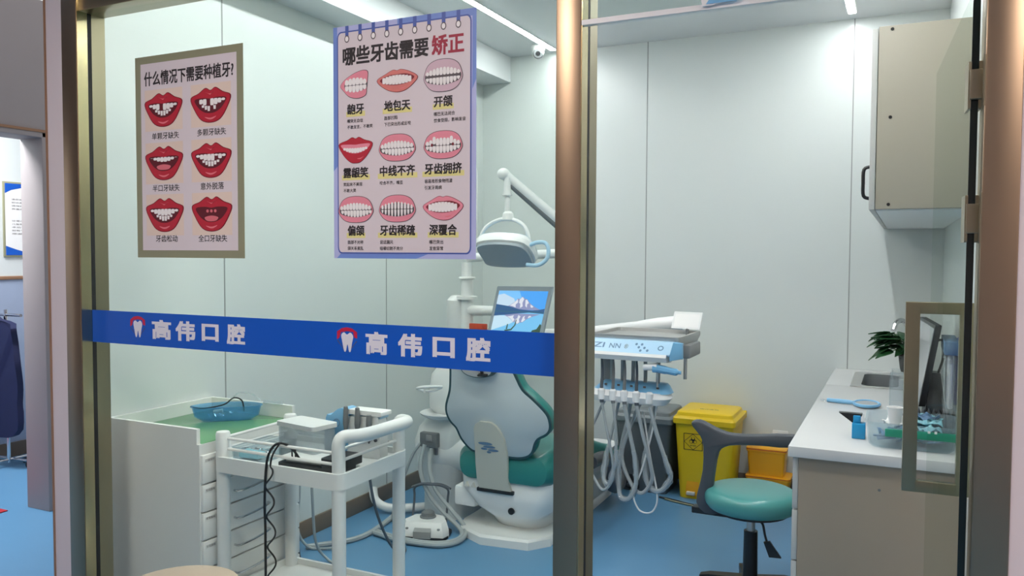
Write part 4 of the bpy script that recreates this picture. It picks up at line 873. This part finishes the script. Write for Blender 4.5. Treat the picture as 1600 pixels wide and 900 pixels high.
for k, (ya, yb) in enumerate(((2.985, 3.50), (3.502, 4.02), (4.022, 4.54), (4.542, 5.12))):
    t = thing('base_cabinet', (-.07, (ya+yb)/2, 0), ('beige base cabinet at the near end of the worktop, its plain side facing out', 'beige base cabinet second from the near end, behind the stool', 'beige base cabinet below the worktop just before the sink', 'beige base cabinet below the sink at the back wall')[k], 'cabinet')
    cb = G().box(-.318, XR-.004, ya, yb, .0, ZT-.0385) if k < 2 else G().box(-.318, XR-.004, ya, yb, 0, ZT-.17).box(-.318, -.300, ya, yb, ZT-.17, ZT-.0385).box(XR-.02, XR-.004, ya, yb, ZT-.17, ZT-.0385)
    obj('body', cb, 'cabinet_beige', t)
    for (za, zb_) in ((.012, .185), (.19, .365), (.37, .548), (.553, .735)):
        d = obj('drawer', G().box(-.338, -.319, ya+.002, yb-.002, za, zb_, .002), 'cabinet_grey', t)
        zc = za+(zb_-za)*.75
        obj('knob', G().tube([(-.338, ya+.22, zc+.02), (-.352, ya+.225, zc+.012), (-.352, ya+.225, zc-.012), (-.338, ya+.22, zc-.02)], .006, 8, 3), 'black', d)
    if k == 0: obj('screw_mark', G().cyl((-.058, ya-.0005, .655), (-.058, ya+.001, .655), .005, seg=10), 'mid_grey', t)
# upper cabinet
t = thing('wall_cabinet', (.05, 4.0, 1.605), 'beige wall cabinet hung high on the right wall above the worktop', 'cabinet')
obj('body', G().box(-.092, XR-.002, 3.0, YB-.01, 1.605, 2.212, .001).box(-.09, XR-.004, 3.02, YB-.012, 1.6035, 1.606), 'upper_beige', t)
obj('base_board', G().box(-.090, XR-.004, 3.018, YB-.012, 1.600, 1.6045), 'white_plastic', t)
for k in range(4):
    ya = 2.998+.533*k; d = obj('door', G().box(-.112, -.094, ya, ya+.530, 1.603, 2.206, .002), 'cabinet_grey', t)
    yh = ya+(.07 if k % 2 == 0 else .46)
    obj('handle', G().tube([(-.112, yh, 1.755), (-.132, yh, 1.745), (-.134, yh, 1.70), (-.132, yh, 1.655), (-.112, yh, 1.645)], .006, 8, 4), 'black', d)
for z in (2.200, 1.910, 1.620): o = obj('screw_cap', G().cyl((-.052, 2.9985, z), (-.052, 3.0005, z), .0055, seg=12), 'black', t)

# ------------------------------------------------------------------ things on the worktop
t = thing('faucet', (.03, 5.06, ZT), 'curved chrome tap behind the plant at the sink', 'faucet')
obj('spout', G().tube([(.035, 5.06, ZT), (.035, 5.06, .95), (.03, 5.05, 1.04), (.00, 5.02, 1.085), (-.03, 4.98, 1.075), (-.045, 4.95, 1.035)], .014, 10, 5).lathe([(.028, ZT), (.026, ZT+.02), (.015, ZT+.03)], (.035, 5.06, 0), 18), 'chrome', t); obj('lever', G().cyl((.035, 5.06, .90), (.075, 5.04, .93), .007, seg=8), 'chrome', t)
t = thing('acrylic_stand', (.02, 4.55, ZT), 'clear acrylic stand carrying the potted plant', 'stand')
obj('shelf', G().box(-.045, .10, 4.44, 4.66, .852, .860, .002), 'acrylic', t)
for x in (-.040, .095): obj('side_panel', G().box(x-.003, x+.003, 4.44, 4.66, ZT+.0005, .852), 'acrylic', t)
t = thing('potted_plant', (.028, 4.55, .8605), 'leafy green pothos in a small grey pot on the acrylic stand', 'plant')
obj('pot', G().lathe([(.030, .8605), (.036, .88), (.043, .938), (.046, .940), (.046, .948), (.040, .948), (.036, .935), (.005, .934)], (.028, 4.55, 0), 24), 'pot', t)
obj('soil', G().lathe([(.001, .930), (.039, .932), (.038, .936), (.001, .938)], (.028, 4.55, 0), 18), 'soil', t)
random.seed(11)
LV = [(-.150, 0, 1.045), (-.10, .02, 1.06), (-.13, -.03, .985), (-.06, .04, 1.02), (-.07, -.05, 1.03), (-.03, -.02, 1.075), (-.02, .05, 1.05), (.0, -.06, 1.03), (.02, .0, 1.10), (.05, .04, 1.06), (.06, -.04, 1.03), (.09, .0, 1.05), (-.05, .0, .975), (.03, -.07, .99), (.07, .05, 1.0), (.015, .02, 1.15), (-.09, .0, 1.015), (-.04, .01, 1.045)]
LV += [(random.uniform(-.15, .06), random.uniform(-.10, .04), random.uniform(.95, 1.10)) for k in range(30)]
for (dx, dy, z) in LV:
    c = Vector((.028, 4.55, .94)); tip = Vector((.028+dx, 4.55+dy, z)); d = tip-c; hd_ = Vector((dx, dy, 0)); hd_ = hd_.normalized() if hd_.length > .01 else Vector((-1, 0, 0))
    base = c+d*.62+Vector((0, 0, .02)); L_ = max(.080, min(.11, (tip-base).length+.045)); sd = Vector((-hd_.y, hd_.x, random.uniform(-.3, .3))).normalized(); W_ = L_*.40
    st = G().tube([c, c+d*.35+Vector((0, 0, .025)), base], .0022, 5, 4); obj('stem', st, 'stem', t)
    g = G(); ax_ = (hd_+Vector((0, 0, random.uniform(-.55, .15)))).normalized(); prev = None
    prof = [(0, .15), (.15, .8), (.35, 1), (.6, .78), (.82, .38), (1, .03)]
    rows = []
    for f, wv in prof:
        m_ = base+ax_*L_*f-Vector((0, 0, .012*f*f)); rows.append([g.b.verts.new(m_+sd*W_*wv+Vector((0, 0, .006*wv))), g.b.verts.new(m_-Vector((0, 0, .003))), g.b.verts.new(m_-sd*W_*wv+Vector((0, 0, .006*wv)))])
    for a, b in zip(rows, rows[1:]):
        g.face([a[0], a[1], b[1], b[0]]); g.face([a[1], a[2], b[2], b[1]])
    lf = obj('leaf', g, 'leaf', t, flip=False); md = lf.modifiers.new('thick', 'SOLIDIFY'); md.thickness = .001
# desktop monitor seen nearly edge on
t = thing('desk_monitor', (.10, 3.70, ZT), 'black computer monitor seen nearly edge-on through the door handle', 'monitor')
MA, MB_ = Vector((.112, 3.45)), Vector((.068, 3.92)); md_ = (MB_-MA).normalized(); mn = Vector((-md_.y, md_.x))
def MN(s, z, d): p = MA+md_*s+mn*d+Vector((.16*(z-1.18), 0)); return Vector((p.x, p.y, z))
g = G(); g.prism(rrect(0, .47, .872, 1.185, .006), MN, -.022, 0); obj('frame', g, 'black', t); g = G(); g.prism(rrect(.012, .458, .888, 1.173, .003), MN, -.0005, .0012); obj('screen', g, 'screen_grey', t)
g = G(); g.loft([[MN(.0, ZT+.012, -.115), MN(.12, ZT+.012, -.115), MN(.12, ZT+.012, -.03), MN(.0, ZT+.012, -.03)], [MN(.03, 1.0, -.055), MN(.10, 1.0, -.055), MN(.10, 1.0, -.022), MN(.03, 1.0, -.022)]]); g.loft([[MN(-.02, ZT+.0005, -.13), MN(.25, ZT+.0005, -.13), MN(.25, ZT+.0005, .03), MN(-.02, ZT+.0005, .03)], [MN(-.01, ZT+.012, -.12), MN(.24, ZT+.012, -.12), MN(.24, ZT+.012, .02), MN(-.01, ZT+.012, .02)]]); obj('stand', g, 'black', t)
o = obj('monitor_cable', G().tube([MN(.10, 1.12, -.024), MN(.06, 1.12, -.05), MN(.04, 1.06, -.055), MN(.05, .95, -.045), MN(.05, .85, -.045), MN(.06, .79, -.05)], .0045, 8, 5), 'black_rubber', t)
# ribbed dark pad
t = thing('ribbed_pad', (.08, 3.62, ZT), 'dark grey ribbed cushion pad behind the clear tub', 'cushion')
g = G()
rings = []
for k in range(25):
    f = k/24; x = -.02+.20*f; w = .055+.004*math.cos(k*math.pi); h_ = .042*(math.sin(min(1, f*5+.15)*math.pi/2))+.006*math.cos(k*math.pi)
    rings.append([(x, 3.40-.0+w*math.cos(a), ZT+.001+h_*(1+math.sin(a))) for a in [2*math.pi*i/14 for i in range(14)]])
g.loft(rings); obj('cover', g, 'dark_grey', t)
# clear acrylic panel box beside it
t = thing('acrylic_box', (.04, 3.95, ZT), 'tall clear acrylic box on the worktop left of the monitor', 'box')
for a in ((-.045, .055, 3.86, 3.864), (-.045, .055, 4.10, 4.104), (-.045, -.041, 3.864, 4.10), (.051, .055, 3.864, 4.10)): obj('panel', G().box(*a, ZT+.0005, .912), 'acrylic', t)
# clear tub with masks
TX0, TX1, TY0, TY1 = -.108, .178, 3.06, 3.32
t = thing('storage_tub', ((TX0+TX1)/2, (TY0+TY1)/2, ZT), 'clear plastic tub with a green rim at the near edge of the worktop', 'tub')
def tr(k, z): 
    cx_, c_y = (TX0+TX1)/2, (TY0+TY1)/2
    return [(cx_+(u-cx_)*k, c_y+(v-c_y)*k, z) for u, v in rrect(TX0, TX1, TY0, TY1, .035)]
obj('shell', G().loft([tr(.86, ZT+.0005), tr(.93, ZT+.01), tr(1.0, ZT+.084), tr(1.03, ZT+.086), tr(1.03, ZT+.092), tr(.97, ZT+.090), tr(.90, ZT+.012), tr(.84, ZT+.004)]), 'tub_clear', t)
g = G()
for (a, b) in (((TX0+.062, TY0-.003), (TX1+.006, TY0-.003)),): g.box(a[0], b[0], a[1]-.006, a[1]+.004, ZT+.046, ZT+.074, .003)
obj('green_rim', g, 'tub_green', t)
g = G()
for x in (.085, .105): g.box(x, x+.008, TY0-.0105, TY0-.007, ZT+.070, ZT+.078)
obj('latch', g, 'white_plastic', t)
random.seed(5)
for k in range(16):
    low = k < 8; x, y, z = random.uniform(TX0+.065, TX1-.065), random.uniform(TY0+.062, TY1-.062), ZT+(.02+.004*k if low else .072+.0035*(k-8)); a = random.uniform(0, 3.1)
    g = G(); n = 6; V = []
    for i in range(n+1):
        row = []
        for j in range(n+1):
            u, v = (i/n-.5)*.095, (j/n-.5)*.065; zz = .010*math.sin(i*1.9+k)*math.cos(j*1.4+k*2)+.004*random.uniform(-1, 1)
            row.append(g.b.verts.new((x+u*math.cos(a)-v*math.sin(a), y+u*math.sin(a)+v*math.cos(a), max(ZT+.012, z+zz))))
        V.append(row)
    for i in range(n):
        for j in range(n): g.face([V[i][j], V[i+1][j], V[i+1][j+1], V[i][j+1]])
    o = obj('wrapped_pack', g, ('mask_teal', 'mask_teal', 'paper_white', 'tool_blue')[k % 4], flip=False); md = o.modifiers.new('thick', 'SOLIDIFY'); md.thickness = .002
    tag(o, 'crumpled pale wrapping in the clear green-rimmed tub', 'wrapper', 'crumpled wrappings in the clear tub')
for k in range(7):
    x, y, a = random.uniform(TX0+.05, TX1-.06), TY0+.035+.006*k, random.uniform(-.5, .9)
    o = obj('steel_tool', G().tube([(x-.03*math.cos(a), y, ZT+.03-.015*math.sin(a)), (x, y, ZT+.032), (x+.03*math.cos(a), y, ZT+.034+.02*math.sin(a))], .0042, 6, 3), 'tool_blue'); tag(o, 'small blue-grey tool lying in the bottom of the clear tub', 'dental instrument', 'tools in the clear tub')
t = thing('paper_cup', (-.016, 3.12, ZT+.07), 'white paper cup standing in the clear tub', 'cup'); obj('wall', G().lathe([(.018, ZT+.078), (.0265, ZT+.138), (.028, ZT+.139), (.025, ZT+.138), (.016, ZT+.08)], (-.016, 3.12, 0), 24), 'paper_white', t)
t = thing('blue_clip_box', (-.135, 3.2, ZT), 'small bright blue box with a black wedge next to the clear tub', 'box')
obj('body', G().box(-.158, -.113, 3.185, 3.235, ZT+.0005, ZT+.056, .003), 'sky_blue', t); obj('upper_block', G().box(-.155, -.130, 3.20, 3.24, ZT+.056, ZT+.082, .003), 'sky_blue', t)
g = G(); g.prism([(-.205, .868), (-.125, .868), (-.125, .862), (-.155, .832)], FXZ, 3.21, 3.24); obj('black_wedge', g, 'black', t); obj('clear_end', G().box(-.129, -.118, 3.20, 3.24, ZT+.0565, ZT+.084, .002), 'acrylic', t)
t = thing('hand_mirror', (-.2, 3.9, ZT), 'light blue hand mirror lying flat on the worktop', 'mirror')
MH = RF(-.135, 3.90, .0)
g = G(); rng = [2*math.pi*k/28 for k in range(28)]; g.tube([MH(.052*math.cos(a), .075*math.sin(a), ZT+.012) for a in rng], .007, 8, 1, True); g.tube([MH(-.052, 0, ZT+.012), MH(-.10, .01, ZT+.012), MH(-.165, .03, ZT+.010)], [.008, .010, .009], 8, 4); obj('frame', g, 'light_blue', t)
g = G(); g.loft([[MH(.050*math.cos(a), .073*math.sin(a), ZT+.007) for a in rng], [MH(.050*math.cos(a), .073*math.sin(a), ZT+.014) for a in rng]]); obj('mirror_plate', g, 'screen_grey', t)
g = G().tube([MH(-.178+.016*math.cos(a), .036+.014*math.sin(a), ZT+.007) for a in rng], .003, 6, 1, True); obj('hang_ring', g, 'film', t)
# blue bag of tubes on the right wall
t = thing('tube_bag', (.165, 3.52, .84), 'clear bag of white tubes with blue backing against the right wall', 'bag')
g = G(); g.prism([(3.22, .93), (3.62, .86), (3.62, 1.12), (3.40, 1.15), (3.22, 1.08)], FYZ, XR-.012, XR-.002); obj('backing', g, 'violet_blue', t)
g = G(); g.loft([[(x, y, .87) for x, y in rrect(.142, .188, 3.36, 3.64, .012)], [(x, y, 1.13) for x, y in rrect(.142, .188, 3.36, 3.64, .012)]]); obj('sleeve', g, 'film', t)
obj('top_band', G().box(.140, .190, 3.35, 3.65, 1.085, 1.135, .004), 'tool_blue', t)
for k in range(9): obj('tube', G().cyl((.165, 3.385+.028*k, .885), (.165, 3.385+.028*k, 1.05+.012*(k % 3)), .009, seg=10), 'paper_white', t)

# ------------------------------------------------------------------ ceiling camera, small wall fittings
t = thing('dome_camera', (-2.19, 4.90, 2.70), 'white dome camera with a dark eye at the end of the ceiling light', 'security camera')
CC = Vector((-2.20, 4.93, 2.772)); vd = (Vector((0, 0, H))-CC).normalized()
g = G(); g.lathe([(.044, 2.815), (.045, 2.80), (.042, 2.782), (.036, 2.768)], (CC.x, CC.y, 0), 28).ell(CC, .041, .041, .042, 20, 12); obj('housing', g, 'white_plastic', t)
e1 = CC+vd*.020-Vector((0, 0, .006)); g = G(); g.cyl(e1, e1+vd*.024, .034, .028, 24); obj('lens', g, 'mid_grey', t); g = G(); g.cyl(e1+vd*.024, e1+vd*.027, .016, .014, 20); obj('lens_glass', g, 'black', t)
t = thing('wall_unit', (-2.69, 4.95, 2.05), 'slim white rounded unit with a hanging cord near the back left corner', 'wall unit')
g = G(); g.loft([[(-2.714, y, z) for y, z in rrect(4.86, 4.97, 2.20, 2.50, .04)], [(-2.675, y, z) for y, z in rrect(4.865, 4.965, 2.205, 2.495, .04)], [(-2.665, y, z) for y, z in rrect(4.88, 4.95, 2.22, 2.48, .03)]]); obj('housing', g, 'white_gloss', t)
obj('cord', G().tube([(-2.69, 4.92, 2.20), (-2.685, 4.92, 2.10), (-2.675, 4.95, 2.04), (-2.675, 4.97, 1.95), (-2.675, 4.97, 1.4)], .006, 8, 5), 'white_plastic', t)

# ------------------------------------------------------------------ outside the glass
t = thing('waiting_stool', (-1.86, 1.655, 0), 'beige padded round stool in front of the drawer cabinet, outside the glass', 'stool')
sx, sy2 = -1.865, 1.655
obj('seat', G().lathe([(.02, .410), (.155, .410), (.175, .425), (.180, .455), (.168, .482), (.12, .496), (.02, .500)], (sx, sy2, 0), 36), 'beige_vinyl', t)
for k in range(4):
    a = math.radians(45+90*k); obj('leg', G().cyl((sx+.12*math.cos(a), sy2+.12*math.sin(a), .412), (sx+.15*math.cos(a), sy2+.15*math.sin(a), 0), .014, .012), 'chrome', t)
# notice, apron and floor mat in the far room
t = thing('notice_board', (-5.645, 3.66, 1.41), 'white notice with blue corners in a thin frame on the far room wall', 'notice')
NY0, NY1, NZ0, NZ1 = 3.545, 4.02, 1.41, 1.935
obj('frame', G().box(-5.65, -5.638, NY0, NY1, NZ0, NZ1, .002), 'olive', t)
NF = lambda u, v, d: Vector((-5.6375+d, NY0+.012+u*(NY1-NY0-.024), NZ0+.012+v*(NZ1-NZ0-.024)))
g = G().use('paper_white').flat([(0, 0), (1, 0), (1, 1), (0, 1)], NF, 0)
g.use('band_blue').flat([(0, .86), (.10, .91), (.28, .95), (.5, .98), (.7, 1), (0, 1)], NF, .0008).flat([(0, 0), (.6, 0), (.36, .03), (.16, .08), (0, .13)], NF, .0008)
g.use('ink_grey'); write(g, '就诊须知', .5, .85, .26, .030, NF, .0008, .01); write(g, '温馨提示', .5, .55, .26, .028, NF, .0008, .01)
for k, s_ in enumerate(('请您按照预约时间前来就诊', '初诊患者请先登记个人信息', '请保持安静爱护公共设施', '贵重物品请自行妥善保管')): write(g, s_, .47, .78-.045*k, .74, .022, NF, .0008)
for k, s_ in enumerate(('诊室内禁止吸烟大声喧哗', '儿童就诊请由家长陪同照看', '术后请遵医嘱按时复诊', '如有不适请及时联系医生', '感谢您的理解与配合')): write(g, s_, .47, .48-.045*k, .74, .022, NF, .0008)
obj('sheet', g, None, t, flip=False)
t = thing('lead_apron', (-5.25, 3.36, .25), 'dark navy protective apron hanging on a chrome stand in the far room', 'apron')
g = G(); AO = [(-5.55, 1.00), (-5.42, 1.015), (-5.36, 1.0), (-5.24, .955), (-5.225, .92), (-5.245, .85), (-5.225, .78), (-5.205, .70), (-5.215, .58), (-5.225, .45), (-5.215, .36), (-5.23, .24), (-5.40, .215), (-5.60, .22), (-5.60, .70), (-5.60, .90)]
n = 8
rings = []
g.loft([[Vector((u, 3.37+.02*math.sin(u*40+v*6), v)) for u, v in [(a*1, b) for a, b in sm2(AO, 3)]], [Vector((u, 3.33+.02*math.sin(u*40+v*6), v)) for u, v in sm2(AO, 3)]]); obj('cloth', g, 'navy', t)
st = thing('apron_stand', (-5.4, 3.40, 0), 'chrome garment stand with feet under the navy apron', 'stand')
obj('pole', G().cyl((-5.40, 3.395, .03), (-5.40, 3.395, 1.06), .012), 'chrome', st); obj('crossbar', G().cyl((-5.62, 3.395, 1.025), (-5.24, 3.395, 1.025), .010), 'chrome', st)
for a, b in (((-5.62, 3.41, .045), (-5.25, 3.44, .045)), ((-5.40, 3.30, .045), (-5.40, 3.52, .045))): obj('foot', G().cyl(a, b, .011), 'chrome', st)
for p in ((-5.61, 3.41), (-5.262, 3.44), (-5.40, 3.31), (-5.40, 3.51)): obj('caster', G().cyl((p[0], p[1]-.01, .018), (p[0], p[1]+.01, .018), .018, seg=14), 'black', st)
o = obj('floor_mat', G().box(-5.1, -4.47, 2.2, 2.80, .0, .006, .002), 'mat_red'); tag(o, 'red mat on the blue floor in the far doorway', 'mat')
